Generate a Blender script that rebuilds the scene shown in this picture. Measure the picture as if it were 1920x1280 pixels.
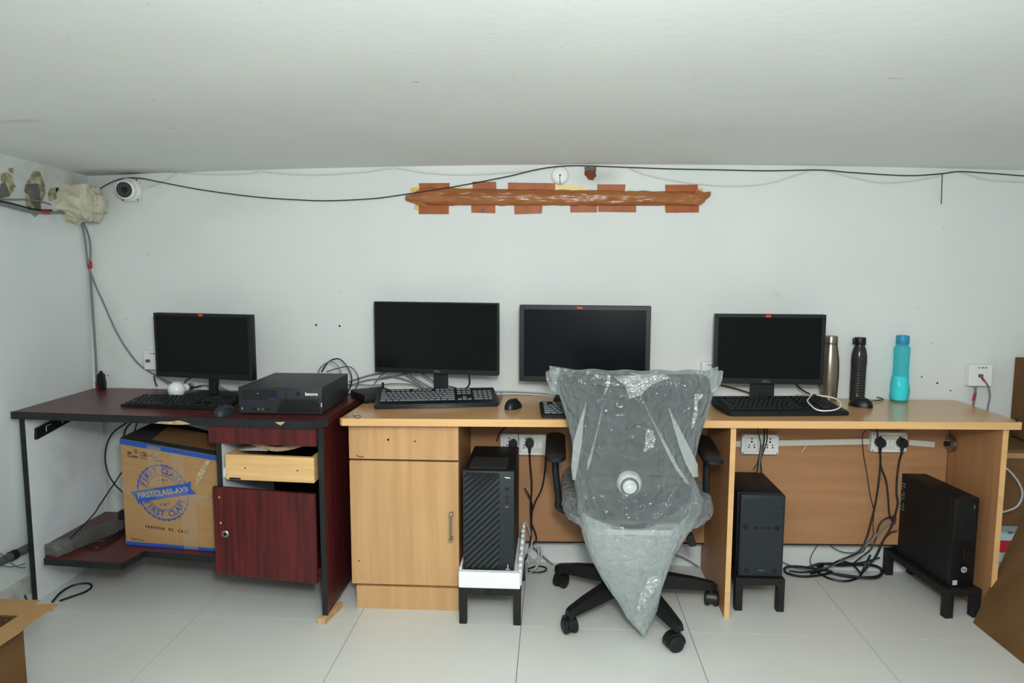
import bpy, bmesh, math, random
from mathutils import Vector, Matrix
random.seed(7)
PI = math.pi
scene = bpy.context.scene
COL = scene.collection
for o in list(bpy.data.objects):
    bpy.data.objects.remove(o)

# ------------------------------------------------------------------ camera
FPX, PITCH, YAW, ROLL, CAMH, CAMD = 1344.2, .1091, .0585, .0025, 1.301, 3.02
_cp, _sp, _cy, _sy, _cr, _sr = math.cos(PITCH), math.sin(PITCH), math.cos(YAW), math.sin(YAW), math.cos(ROLL), math.sin(ROLL)
_f = Vector((-_sy * _cp, _cy * _cp, -_sp))
_r0 = Vector((_cy, _sy, 0))
_u0 = _r0.cross(_f)
_r = _cr * _r0 + _sr * _u0
_u = -_sr * _r0 + _cr * _u0
CAM = Vector((0, -CAMD, CAMH))
cd = bpy.data.cameras.new('camera')
cd.sensor_width = 36
cd.lens = FPX / 1920 * 36
cd.clip_start = .05
cam = bpy.data.objects.new('camera', cd)
COL.objects.link(cam)
cam.matrix_world = Matrix(((_r.x, _u.x, -_f.x, CAM.x), (_r.y, _u.y, -_f.y, CAM.y), (_r.z, _u.z, -_f.z, CAM.z), (0, 0, 0, 1)))
scene.camera = cam

# ------------------------------------------------------------------ light
w = bpy.data.worlds.new('world')
scene.world = w
w.use_nodes = True
w.node_tree.nodes['Background'].inputs[0].default_value = (.86, .97, 1.0, 1)
w.node_tree.nodes['Background'].inputs[1].default_value = .42


def area(name, loc, target, size, power, color, shape='DISK', size_y=None):
    l = bpy.data.lights.new(name, 'AREA')
    l.shape = shape
    l.size = size
    if size_y:
        l.size_y = size_y
    l.energy = power
    l.color = color
    o = bpy.data.objects.new(name, l)
    COL.objects.link(o)
    o.location = loc
    o.rotation_euler = (Vector(target) - Vector(loc)).to_track_quat('-Z', 'Y').to_euler()
    return o


# added fill for light bounced off the ceiling, and the flash on the camera
area('ceiling_bounce_fill', (.1, -2.62, 1.80), (.1, -2.2, 0), 1.5, 54, (.95, 1.0, .985), 'RECTANGLE', .9)
fl = bpy.data.lights.new('flash', 'SPOT')
fl.energy = 135
fl.spot_size = math.radians(125)
fl.spot_blend = 1.0
fl.shadow_soft_size = .10
fl.color = (.95, 1.0, .99)
flo = bpy.data.objects.new('flash', fl)
COL.objects.link(flo)
flo.location = (.08, -2.98, 1.56)
f2 = bpy.data.lights.new('ceiling_fill', 'POINT')  # added point fill to brighten the ceiling, no bulb hangs there
f2.energy = 19
f2.shadow_soft_size = .12
f2.color = (.95, 1.0, .99)
f2o = bpy.data.objects.new('ceiling_fill', f2)
COL.objects.link(f2o)
f2o.location = (.08, -3.0, 1.33)
flo.rotation_euler = (Vector((.08, 0, 1.12)) - Vector(flo.location)).to_track_quat('-Z', 'Y').to_euler()
vs = scene.view_settings
vs.view_transform = 'Standard'
vs.look = 'None'
vs.gamma = 1
vs.use_curve_mapping = False
vs.exposure = -0.04


# ------------------------------------------------------------------ measuring: a pixel of the photo to a point on a known plane
def at(px, py, x=None, y=None, z=None):
    d = _r * ((px - 960) / FPX) - _u * ((py - 640) / FPX) + _f
    if x is not None:
        t = (x - CAM.x) / d.x
    elif y is not None:
        t = (y - CAM.y) / d.y
    else:
        t = (z - CAM.z) / d.z
    return CAM + d * t


def ay(y, *pts):
    return [at(px, py, y=y) for px, py in pts]


# ------------------------------------------------------------------ materials
def lin(c):
    out = []
    for v in c[:3]:
        v = v / 255
        out.append(v / 12.92 if v <= .04045 else ((v + .055) / 1.055) ** 2.4)
    return (out[0], out[1], out[2], 1)


def _base(name):
    m = bpy.data.materials.new(name)
    m.use_nodes = True
    nt = m.node_tree
    return m, nt, nt.nodes['Principled BSDF']


def node(nt, t, **kw):
    n = nt.nodes.new(t)
    for k, v in kw.items():
        setattr(n, k, v)
    return n


def mat(name, c, rough=.5, spec=.4, metal=0, c2=None, nscale=8, stretch=(1, 1, 1), bump=0, bscale=60, detail=4, lo=.35, hi=.65):
    m, nt, b = _base(name)
    b.inputs['Roughness'].default_value = rough
    b.inputs['Specular IOR Level'].default_value = spec
    b.inputs['Metallic'].default_value = metal
    b.inputs['Base Color'].default_value = lin(c)
    L = nt.links.new
    if c2 or bump:
        tc = node(nt, 'ShaderNodeTexCoord')
        mp = node(nt, 'ShaderNodeMapping')
        mp.inputs['Scale'].default_value = stretch
        L(tc.outputs['Object'], mp.inputs['Vector'])
    if c2:
        n = node(nt, 'ShaderNodeTexNoise')
        n.inputs['Scale'].default_value = nscale
        n.inputs['Detail'].default_value = detail
        L(mp.outputs[0], n.inputs['Vector'])
        r = node(nt, 'ShaderNodeValToRGB')
        r.color_ramp.elements[0].position = lo
        r.color_ramp.elements[1].position = hi
        r.color_ramp.elements[0].color = lin(c)
        r.color_ramp.elements[1].color = lin(c2)
        L(n.outputs['Fac'], r.inputs[0])
        L(r.outputs[0], b.inputs['Base Color'])
    if bump:
        n2 = node(nt, 'ShaderNodeTexNoise')
        n2.inputs['Scale'].default_value = bscale
        n2.inputs['Detail'].default_value = 3
        L(mp.outputs[0], n2.inputs['Vector'])
        bp = node(nt, 'ShaderNodeBump')
        bp.inputs['Strength'].default_value = bump
        bp.inputs['Distance'].default_value = .01
        L(n2.outputs['Fac'], bp.inputs['Height'])
        L(bp.outputs[0], b.inputs['Normal'])
    return m


def stained(name, c, c2, spots, stain, rough=.7):
    """painted plaster: slight mottling, plus dirt marks with a place and a size of their own"""
    m = mat(name, c, rough, .25, c2=c2, nscale=2.2, bump=.06, bscale=35, lo=.3, hi=.75)
    nt = m.node_tree
    L = nt.links.new
    b = nt.nodes['Principled BSDF']
    src = b.inputs['Base Color'].links[0].from_socket
    tc = node(nt, 'ShaderNodeTexCoord')
    nz = node(nt, 'ShaderNodeTexNoise')
    nz.inputs['Scale'].default_value = 14
    nz.inputs['Detail'].default_value = 5
    L(tc.outputs['Object'], nz.inputs['Vector'])
    for (p, rad, st) in spots:
        mp = node(nt, 'ShaderNodeMapping')
        mp.inputs['Location'].default_value = [-p[i] / rad[i] for i in range(3)]
        mp.inputs['Scale'].default_value = [1 / v for v in rad]
        L(tc.outputs['Object'], mp.inputs['Vector'])
        ln = node(nt, 'ShaderNodeVectorMath', operation='LENGTH')
        L(mp.outputs[0], ln.inputs[0])
        mr = node(nt, 'ShaderNodeMapRange')
        mr.inputs['From Min'].default_value = 1
        mr.inputs['From Max'].default_value = .1
        L(ln.outputs['Value'], mr.inputs[0])
        mu = node(nt, 'ShaderNodeMath', operation='MULTIPLY')
        L(mr.outputs[0], mu.inputs[0])
        L(nz.outputs['Fac'], mu.inputs[1])
        mu2 = node(nt, 'ShaderNodeMath', operation='MULTIPLY')
        mu2.inputs[1].default_value = st
        L(mu.outputs[0], mu2.inputs[0])
        mx = node(nt, 'ShaderNodeMix', data_type='RGBA')
        L(mu2.outputs[0], mx.inputs['Factor'])
        L(src, mx.inputs['A'])
        mx.inputs['B'].default_value = lin(stain)
        src = mx.outputs['Result']
    # fine specks of dirt
    vz = node(nt, 'ShaderNodeTexNoise')
    vz.inputs['Scale'].default_value = 26
    vz.inputs['Detail'].default_value = 2
    L(tc.outputs['Object'], vz.inputs['Vector'])
    mr = node(nt, 'ShaderNodeMapRange')
    mr.inputs['From Min'].default_value = .735
    mr.inputs['From Max'].default_value = .80
    mr.inputs['To Max'].default_value = .35
    L(vz.outputs['Fac'], mr.inputs[0])
    mx = node(nt, 'ShaderNodeMix', data_type='RGBA')
    L(mr.outputs[0], mx.inputs['Factor'])
    L(src, mx.inputs['A'])
    mx.inputs['B'].default_value = lin((120, 112, 104))
    L(mx.outputs['Result'], b.inputs['Base Color'])
    return m


def film(name, c, transp, gloss, rough, bscale, bump, stretch=(1, 1, 1)):
    """thin plastic film: part clear, part milky, part shiny"""
    m, nt, b = _base(name)
    nt.nodes.remove(b)
    L = nt.links.new
    out = nt.nodes['Material Output']
    tr = node(nt, 'ShaderNodeBsdfTransparent')
    tr.inputs[0].default_value = (.95, .97, .97, 1)
    df = node(nt, 'ShaderNodeBsdfDiffuse')
    df.inputs[0].default_value = lin(c)
    tl = node(nt, 'ShaderNodeBsdfTranslucent')
    tl.inputs[0].default_value = lin(c)
    gl = node(nt, 'ShaderNodeBsdfGlossy')
    gl.inputs['Roughness'].default_value = rough
    tc = node(nt, 'ShaderNodeTexCoord')
    mp = node(nt, 'ShaderNodeMapping')
    mp.inputs['Scale'].default_value = stretch
    L(tc.outputs['Object'], mp.inputs['Vector'])
    nz = node(nt, 'ShaderNodeTexNoise')
    nz.inputs['Scale'].default_value = bscale
    nz.inputs['Detail'].default_value = 4
    nz.inputs['Distortion'].default_value = .8
    L(mp.outputs[0], nz.inputs['Vector'])
    bp = node(nt, 'ShaderNodeBump')
    bp.inputs['Strength'].default_value = bump
    bp.inputs['Distance'].default_value = .02
    L(nz.outputs['Fac'], bp.inputs['Height'])
    L(bp.outputs[0], gl.inputs['Normal'])
    L(bp.outputs[0], df.inputs['Normal'])
    a = node(nt, 'ShaderNodeMixShader')
    a.inputs[0].default_value = .3
    L(df.outputs[0], a.inputs[1])
    L(tl.outputs[0], a.inputs[2])
    s = node(nt, 'ShaderNodeMixShader')
    lw = node(nt, 'ShaderNodeLayerWeight')          # seen edge-on the film is thicker
    lw.inputs[0].default_value = .5
    mr = node(nt, 'ShaderNodeMapRange')
    mr.inputs['To Min'].default_value = transp
    mr.inputs['To Max'].default_value = transp * .35
    L(lw.outputs['Facing'], mr.inputs[0])
    L(mr.outputs[0], s.inputs[0])
    L(a.outputs[0], s.inputs[1])
    L(tr.outputs[0], s.inputs[2])
    g = node(nt, 'ShaderNodeMixShader')
    fr = node(nt, 'ShaderNodeFresnel')
    fr.inputs['IOR'].default_value = 1.5
    L(bp.outputs[0], fr.inputs['Normal'])
    fm = node(nt, 'ShaderNodeMath', operation='MULTIPLY')
    fm.operation = 'MULTIPLY_ADD'
    fm.inputs[1].default_value = .55
    fm.inputs[2].default_value = gloss
    L(fr.outputs[0], fm.inputs[0])
    fm.use_clamp = True
    L(fm.outputs[0], g.inputs[0])
    L(s.outputs[0], g.inputs[1])
    L(gl.outputs[0], g.inputs[2])
    L(g.outputs[0], out.inputs['Surface'])
    return m


CEIL_STAIN = [((-1.80, -.03, 1.68), (.30, .12, .1), 1.3), ((-1.6, -.9, 1.68), (.10, .03, .1), .8)]
WALL_STAIN = [((-1.98, 0, 1.62), (.35, .2, .16), .5), ((.17, 0, 1.655), (.12, .1, .05), .7), ((-1.35, 0, 1.55), (.3, .1, .10), .18), ((1.75, 0, .84), (.12, .1, .12), .2),
              ((.92, 0, 1.17), (.03, .1, .02), .25), ((-1.95, 0, .95), (.1, .1, .3), .3)]
M = dict(
    wall=stained('wall_paint', (219, 222, 219), (212, 216, 213), WALL_STAIN, (120, 112, 95)),
    wall_left=stained('wall_left_paint', (222, 227, 226), (212, 218, 217), [((-2.0, -.25, 1.60), (.3, .55, .20), .75), ((-2.02, -.3, .2), (.3, .4, .3), .3)], (128, 120, 98)),
    ceiling=stained('ceiling_paint', (233, 235, 232), (226, 228, 225), CEIL_STAIN, (96, 84, 72)),
    tile=mat('floor_tile', (216, 218, 213), .34, .35, c2=(208, 209, 203), nscale=3, lo=.2, hi=.8),
    grout=mat('grout', (96, 92, 86), .9, .1),
    skirting=mat('skirting', (196, 198, 192), .6, .3, c2=(150, 140, 125), nscale=12, lo=.45, hi=.8),
    mahog=mat('mahogany_laminate', (92, 28, 27), .42, .4, c2=(62, 18, 19), nscale=9, stretch=(6, 6, .35), bump=.03, bscale=50),
    mahog_top=mat('mahogany_top', (92, 36, 34), .36, .5, c2=(74, 26, 26), nscale=9, stretch=(.4, 6, 6)),
    black_edge=mat('black_edge_band', (32, 35, 36), .5, .35, c2=(25, 27, 28), nscale=20),
    chip=mat('raw_board', (196, 176, 142), .9, .1, c2=(160, 138, 104), nscale=60),
    white_lam=mat('white_laminate', (234, 240, 243), .5, .35, c2=(212, 217, 218), nscale=6, lo=.45, hi=.8),
    beech=mat('beech_laminate', (202, 160, 112), .40, .4, c2=(190, 147, 100), nscale=7, stretch=(5, 5, .3)),
    beech_h=mat('beech_laminate_flat', (200, 156, 106), .20, .5, c2=(196, 148, 96), nscale=7, stretch=(.3, 5, 5)),
    beech_edge=mat('beech_edge_band', (224, 179, 123), .42, .4, c2=(214, 168, 112), nscale=7, stretch=(.3, 5, 5)),
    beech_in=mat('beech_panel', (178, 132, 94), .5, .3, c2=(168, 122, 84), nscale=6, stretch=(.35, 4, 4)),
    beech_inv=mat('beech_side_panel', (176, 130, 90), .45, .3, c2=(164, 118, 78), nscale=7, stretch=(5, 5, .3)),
    ply=mat('bare_plywood', (226, 186, 132), .6, .3, c2=(212, 168, 112), nscale=7, stretch=(.5, 5, 7)),
    dark_gap=mat('dark_gaps_and_shade', (24, 22, 21), .8, .2),  # holes and gaps; also puts shade into the drawer base
    blk=mat('black_plastic', (17, 18, 20), .42, .4),
    blk2=mat('black_plastic_soft', (23, 25, 27), .5, .35),
    blk_matte=mat('matte_black_metal', (16, 17, 18), .55, .35, bump=.02, bscale=400),
    char=mat('charcoal_plastic', (36, 41, 45), .5, .35),
    char_top=mat('charcoal_metal', (48, 52, 53), .55, .4, bump=.02, bscale=300),
    screen=mat('screen_glass', (12, 14, 14), .2, .2),
    screen_blue=mat('screen_glass_blue', (12, 17, 21), .2, .22),
    bezel=mat('bezel_black', (21, 23, 25), .42, .35),
    keyc=mat('key_black', (19, 21, 23), .42, .4),
    keyc2=mat('key_grey', (50, 56, 62), .36, .45),
    kbody2=mat('keyboard_slate', (20, 25, 30), .35, .45),
    white_p=mat('white_plastic', (228, 230, 226), .4, .45),
    ivory=mat('ivory_plastic', (212, 210, 196), .45, .4),
    grey_p=mat('grey_plastic', (96, 97, 95), .5, .4, c2=(76, 76, 73), nscale=9),
    grey_cab=mat('grey_cable', (120, 121, 122), .5, .4),
    lgrey_cab=mat('light_grey_cable', (176, 180, 182), .5, .4),
    white_cab=mat('white_cable', (204, 205, 200), .5, .4),
    blk_cab=mat('black_cable', (22, 23, 24), .45, .45),
    red=mat('red_tape', (172, 32, 44), .5, .4),
    blue_c=mat('blue_wire', (40, 78, 150), .5, .4),
    green_c=mat('green_wire', (30, 92, 82), .5, .4),
    metal=mat('brushed_steel', (168, 166, 160), .32, .5, metal=1),
    steel_b=mat('steel_flask', (158, 146, 128), .30, .5, metal=.85, c2=(140, 128, 110), nscale=5, stretch=(8, 8, .3)),
    orange=mat('orange_sticker', (214, 66, 26), .5, .3),
    tape=mat('brown_tape', (164, 104, 58), .26, .5, c2=(146, 86, 44), nscale=10, stretch=(.5, 4, 6), bump=.5, bscale=16),
    tape2=mat('brown_tape_patch', (170, 94, 50), .42, .2, c2=(152, 82, 44), nscale=20),
    tape_y=mat('yellowed_tape', (214, 186, 96), .35, .4),
    brick=mat('brick', (128, 62, 42), .9, .1, c2=(96, 70, 58), nscale=40, bump=.4, bscale=80),
    plaster=mat('foam_filler', (184, 180, 152), .9, .1, c2=(120, 116, 90), nscale=34, bump=.7, bscale=40),
    cement=mat('bare_cement', (112, 111, 106), .9, .1, c2=(92, 91, 87), nscale=18, bump=.4, bscale=60),
    cloth=mat('cream_sheet', (204, 200, 180), .5, .35, c2=(184, 180, 156), nscale=8, bump=.35, bscale=22),
    card=mat('cardboard', (170, 134, 92), .8, .15, c2=(165, 129, 87), nscale=10, stretch=(1, 1, 6)),
    card_b=mat('cardboard_dimmed', (112, 84, 55), .85, .1, c2=(102, 75, 48), nscale=8),  # cardboard darkened in colour for dim light towards the frame edges
    card_in=mat('cardboard_dark_top', (54, 54, 60), .8, .15),
    card_blue=mat('box_blue_print', (40, 84, 168), .6, .2),
    print_blue=mat('seal_blue_print', (50, 88, 172), .7, .15),
    ink=mat('black_print', (52, 42, 32), .8, .1),
    ink_w=mat('pale_print', (186, 190, 190), .6, .2),
    ink_card=mat('cardboard_print_gap', (178, 160, 140), .7, .15),
    ink_g=mat('grey_print', (104, 110, 112), .6, .2),
    blue_l=mat('blue_print', (40, 62, 150), .5, .3),
    paper=mat('paper', (222, 222, 216), .8, .2),
    greenp=mat('green_file', (36, 84, 48), .7, .2),
    foam=mat('white_foam', (236, 238, 236), .9, .1, bump=.15, bscale=180),
    blackwood=mat('black_painted_wood', (22, 22, 23), .6, .3, c2=(36, 34, 32), nscale=9, stretch=(5, 5, 1), bump=.1, bscale=60),
    chairgrey=mat('chair_mesh', (24, 30, 34), .75, .2, bump=.15, bscale=700),
    chairfab=mat('chair_fabric', (38, 41, 44), .85, .15, bump=.2, bscale=500),
    bag=film('bag_film', (216, 226, 226), .872, .035, .13, 34, .8, (1, 1, .6)),
    bag2=film('bag_film_fold', (224, 232, 230), .62, .04, .25, 30, .5)
    , bag4=film('bag_film_crinkle', (228, 238, 240), .90, .14, .13, 40, .3)
    , bag3=film('bag_film_hem', (244, 250, 248), .62, .05, .16, 40, .9),
    wrap=film('wrap_film', (214, 222, 224), .90, .05, .13, 40, .9),
    darkbottle=mat('smoked_bottle', (36, 36, 36), .22, .6),
    turq_cap=mat('teal_cap', (36, 142, 178), .42, .4),
    wood_block=mat('wood_block', (206, 172, 128), .8, .15, c2=(184, 146, 102), nscale=30),
    silver=mat('silver_plastic', (214, 217, 216), .35, .5),
    rib=mat('stripe_rib', (46, 52, 54), .5, .35),
    lens=mat('camera_lens', (48, 54, 60), .2, .6),
    vga_blue=mat('blue_connector', (36, 62, 140), .5, .4),
    news=mat('printed_carton', (170, 190, 192), .7, .2, c2=(70, 84, 112), nscale=16, lo=.5, hi=.62),
    bulb=mat('bulb_glass', (232, 234, 232), .22, .5),
    led=mat('sticker_silver', (190, 196, 200), .4, .5),
)


def clear_plastic(name, c, transp, rough=.12):
    m, nt, b = _base(name)
    nt.nodes.remove(b)
    L = nt.links.new
    tr = node(nt, 'ShaderNodeBsdfTransparent')
    tr.inputs[0].default_value = lin(c)
    p = node(nt, 'ShaderNodeBsdfPrincipled')
    p.inputs['Base Color'].default_value = lin(c)
    p.inputs['Roughness'].default_value = rough
    mx = node(nt, 'ShaderNodeMixShader')
    mx.inputs[0].default_value = transp
    L(p.outputs[0], mx.inputs[1])
    L(tr.outputs[0], mx.inputs[2])
    L(mx.outputs[0], nt.nodes['Material Output'].inputs['Surface'])
    return m


M['turq'] = clear_plastic('turquoise_plastic', (140, 236, 242), .78)
M['water_lit'] = clear_plastic('water_gathered_light', (20, 255, 255), .0, .08)  # bright cyan puts the light gathered by the water into its colour
M['smoke'] = clear_plastic('smoked_plastic', (62, 60, 60), .35, .16)


# ------------------------------------------------------------------ mesh helpers
def B():
    return bmesh.new()


def box(bm, x0, x1, y0, y1, z0, z1, bev=0, seg=2):
    vs_ = [bm.verts.new((x, y, z)) for z in (z0, z1) for y in (y0, y1) for x in (x0, x1)]
    fs = [bm.faces.new([vs_[i] for i in q]) for q in ((0, 2, 3, 1), (4, 5, 7, 6), (0, 1, 5, 4), (2, 6, 7, 3), (0, 4, 6, 2), (1, 3, 7, 5))]
    if bev:
        es = list({e for f in fs for e in f.edges})
        bmesh.ops.bevel(bm, geom=es, offset=bev, segments=seg, affect='EDGES', profile=.5)
    return bm


def prism(bm, poly, d0, d1, axis='z', bev=0):
    """poly: 2-D points; extruded along axis from d0 to d1"""
    def v(p, d):
        return {'z': (p[0], p[1], d), 'y': (p[0], d, p[1]), 'x': (d, p[0], p[1])}[axis]
    a = [bm.verts.new(v(p, d0)) for p in poly]
    b = [bm.verts.new(v(p, d1)) for p in poly]
    n = len(poly)
    fs = [bm.faces.new(a[::-1]), bm.faces.new(b)]
    for i in range(n):
        fs.append(bm.faces.new((a[i], a[(i + 1) % n], b[(i + 1) % n], b[i])))
    bmesh.ops.recalc_face_normals(bm, faces=fs)
    if bev:
        es = list({e for f in fs for e in f.edges})
        bmesh.ops.bevel(bm, geom=es, offset=bev, segments=2, affect='EDGES')
    return bm


def lathe(bm, prof, c=(0, 0, 0), seg=24, axis='z', cap=True):
    rings = []
    for r, h in prof:
        ring = []
        for i in range(seg):
            a = 2 * PI * i / seg
            p = {'z': (r * math.cos(a), r * math.sin(a), h), 'y': (r * math.cos(a), h, r * math.sin(a)), 'x': (h, r * math.cos(a), r * math.sin(a))}[axis]
            ring.append(bm.verts.new((p[0] + c[0], p[1] + c[1], p[2] + c[2])))
        rings.append(ring)
    fs = []
    for a, b in zip(rings, rings[1:]):
        for i in range(seg):
            fs.append(bm.faces.new((a[i], a[(i + 1) % seg], b[(i + 1) % seg], b[i])))
    if cap:
        fs.append(bm.faces.new(rings[0][::-1]))
        fs.append(bm.faces.new(rings[-1]))
    bmesh.ops.recalc_face_normals(bm, faces=fs)
    return bm


def spline(pts, n=8):
    pts = [Vector(p) for p in pts]
    if len(pts) < 3:
        return pts
    q = [pts[0] * 2 - pts[1]] + pts + [pts[-1] * 2 - pts[-2]]
    out = []
    for i in range(1, len(q) - 2):
        p0, p1, p2, p3 = q[i - 1:i + 3]
        for k in range(n):
            t = k / n
            out.append(.5 * ((2 * p1) + (p2 - p0) * t + (2 * p0 - 5 * p1 + 4 * p2 - p3) * t * t + (3 * p1 - p0 - 3 * p2 + p3) * t ** 3))
    out.append(pts[-1])
    return out


def tube(bm, pts, r, seg=8, n=7, smooth=True):
    ps = spline(pts, n) if smooth else [Vector(p) for p in pts]
    rings = []
    up = None
    for i, p in enumerate(ps):
        t = (ps[min(i + 1, len(ps) - 1)] - ps[max(i - 1, 0)])
        t = t.normalized() if t.length > 1e-9 else Vector((0, 0, 1))
        if up is None:
            up = t.orthogonal().normalized()
        up = (up - t * up.dot(t))
        up = up.normalized() if up.length > 1e-6 else t.orthogonal().normalized()
        s = t.cross(up)
        rr = r(i / (len(ps) - 1)) if callable(r) else r
        rings.append([bm.verts.new(p + up * (rr * math.cos(2 * PI * k / seg)) + s * (rr * math.sin(2 * PI * k / seg))) for k in range(seg)])
    for a, b in zip(rings, rings[1:]):
        for i in range(seg):
            bm.faces.new((a[i], a[(i + 1) % seg], b[(i + 1) % seg], b[i]))
    bm.faces.new(rings[0][::-1])
    bm.faces.new(rings[-1])
    return bm


def sphere(bm, c, r, sx=1, sy=1, sz=1, u=20, v=12):
    res = bmesh.ops.create_uvsphere(bm, u_segments=u, v_segments=v, radius=r)
    for q in res['verts']:
        q.co = Vector((q.co.x * sx + c[0], q.co.y * sy + c[1], q.co.z * sz + c[2]))
    return bm


def ngon_plate(bm, pts, thick, nrm):
    """flat irregular plate from 3-D points, given thickness along nrm"""
    n = Vector(nrm).normalized() * thick
    a = [bm.verts.new(Vector(p)) for p in pts]
    b = [bm.verts.new(Vector(p) + n) for p in pts]
    k = len(pts)
    fs = [bm.faces.new(a[::-1]), bm.faces.new(b)]
    for i in range(k):
        fs.append(bm.faces.new((a[i], a[(i + 1) % k], b[(i + 1) % k], b[i])))
    bmesh.ops.recalc_face_normals(bm, faces=fs)
    return bm


def glyphs(s, size, align='CENTER', bold=0, space=1.0):
    cu = bpy.data.curves.new('text', 'FONT')
    cu.body = s
    cu.size = size
    cu.align_x = align
    cu.align_y = 'CENTER'
    cu.offset = bold
    cu.space_character = space
    cu.resolution_u = 3
    ob = bpy.data.objects.new('text', cu)
    COL.objects.link(ob)
    dg = bpy.context.evaluated_depsgraph_get()
    dg.update()
    me = ob.evaluated_get(dg).to_mesh()
    vs_ = [v.co.copy() for v in me.vertices]
    fs = [list(p.vertices) for p in me.polygons]
    ob.evaluated_get(dg).to_mesh_clear()
    bpy.data.objects.remove(ob)
    bpy.data.curves.remove(cu)
    return vs_, fs


def letter(bm, s, size, org, xd=(1, 0, 0), yd=(0, 0, 1), align='CENTER', bold=0, space=1.0):
    """flat lettering laid on a surface"""
    vs_, fs = glyphs(s, size, align, bold, space)
    o, X, Y = Vector(org), Vector(xd).normalized(), Vector(yd).normalized()
    nv = [bm.verts.new(o + X * v.x + Y * v.y) for v in vs_]
    for f in fs:
        try:
            bm.faces.new([nv[i] for i in f])
        except ValueError:
            pass
    return bm


# ------------------------------------------------------------------ object helpers
def link(name, bm, m, parent=None, world=True, smooth=False, label=None):
    if parent is not None and world:
        off = Vector(parent.get('_o', (0, 0, 0)))
        bmesh.ops.translate(bm, verts=bm.verts, vec=-off)
    me = bpy.data.meshes.new(name)
    bm.normal_update()
    bm.to_mesh(me)
    bm.free()
    me.materials.append(m)
    if smooth:
        for p in me.polygons:
            p.use_smooth = True
        try:
            me.set_sharp_from_angle(angle=math.radians(40))
        except Exception:
            pass
    o = bpy.data.objects.new(name, me)
    COL.objects.link(o)
    if parent is not None:
        o.parent = parent
        if '_o' in parent:
            o['_o'] = list(parent['_o'])
    if label:
        o['label'] = label
    return o


def thing(name, label, cat, loc, rz=0, group=None):
    o = bpy.data.objects.new(name, None)
    o.empty_display_size = .1
    COL.objects.link(o)
    o.location = loc
    o.rotation_euler = (0, 0, rz)
    o['_o'] = list(loc)
    o['label'] = label
    o['category'] = cat
    if group:
        o['group'] = group
    return o


def tag(o, label, cat, group=None):
    o['label'] = label
    o['category'] = cat
    if group:
        o['group'] = group
    return o


def solo(name, bm, m, label, cat, group=None, smooth=False):
    """a thing that is one mesh; its origin goes to its own base"""
    bm.verts.ensure_lookup_table()
    lo = Vector([min(v.co[i] for v in bm.verts) for i in range(3)])
    hi = Vector([max(v.co[i] for v in bm.verts) for i in range(3)])
    c = Vector(((lo.x + hi.x) / 2, (lo.y + hi.y) / 2, lo.z))
    bmesh.ops.translate(bm, verts=bm.verts, vec=-c)
    o = link(name, bm, m, None, smooth=smooth)
    o.location = c
    o['_o'] = list(c)
    return tag(o, label, cat, group)


def cable(name, label, pts, r, m, group=None, cat='cable', n=7):
    return solo(name, tube(B(), pts, r, 8, n), m, label, cat, group, smooth=True)


def struct(name, bm, m, smooth=False):
    o = link(name, bm, m, None, smooth=smooth)
    o['kind'] = 'structure'
    return o


# ------------------------------------------------------------------ the room
ZT1, ZT2 = .75, .745          # the two desk heights


def ceil_z(x, y=0):
    return 1.703 - .034 * min(abs(x), 2.1) ** 2 / 3.7 - .045 * y      # rises a little towards the front


bm = B()
box(bm, -2.2, 2.9, -3.9, .0, -.06, -.004)
floor = struct('floor', bm, M['grout'])
xs = [-2.2] + [-1.9087 + .6 * i for i in range(8)] + [2.9]
ys = [-3.9] + [-.5659 - .6 * i for i in range(5, -1, -1)] + [0]
k = 0
for i in range(len(xs) - 1):
    for j in range(len(ys) - 1):
        g = .0011
        bm = box(B(), xs[i] + g, xs[i + 1] - g, ys[j] + g, ys[j + 1] - g, -.012, 0)
        link('tile', bm, M['tile'], floor)

bm = B()
box(bm, -2.2, 2.9, 0, .1, -.05, 1.8)
wall_back = struct('wall_back', bm, M['wall'])
bm = B()
XW = lambda z: -2.06 + (.062 * z / 1.69)        # the left wall leans in a little
prism(bm, [(XW(-.05), -.05), (XW(1.95), 1.95), (-2.3, 1.95), (-2.3, -.05)], -3.9, 0, 'y')
wall_left = struct('wall_left', bm, M['wall_left'])
bm = B()
nx, ny = 30, 6
gv = [[bm.verts.new((-2.2 + 5.1 * i / nx, .0 - 3.9 * j / ny, ceil_z(-2.2 + 5.1 * i / nx, -3.9 * j / ny))) for j in range(ny + 1)] for i in range(nx + 1)]
gt = [[bm.verts.new((v.co.x, v.co.y, 2.0)) for v in row] for row in gv]
for i in range(nx):
    for j in range(ny):
        bm.faces.new((gv[i][j], gv[i][j + 1], gv[i + 1][j + 1], gv[i + 1][j]))
        bm.faces.new((gt[i][j], gt[i + 1][j], gt[i + 1][j + 1], gt[i][j + 1]))
bmesh.ops.recalc_face_normals(bm, faces=bm.faces)
for f in bm.faces:
    f.normal_flip() if (f.calc_center_median().z < 1.99) == (f.normal.z > 0) else None
ceiling = struct('ceiling', bm, M['ceiling'], smooth=True)
bm = B()
box(bm, XW(0) - .004, XW(0) + .012, -3.9, -.02, 0, .075, .002)
struct('baseboard_left', bm, M['skirting'])

# bare patches and marks on the left wall
xl = XW(1.6)


def wl(px, py, off=.0):
    p = at(px, py, x=XW(1.5) + .0)
    return at(px, py, x=XW(p.z) + off)


def blob(pts, m, name, off, th, par):
    bm = ngon_plate(B(), [wl(px, py, off) for px, py in pts], th, (1, 0, 0))
    return link(name, bm, m, par)


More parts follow.
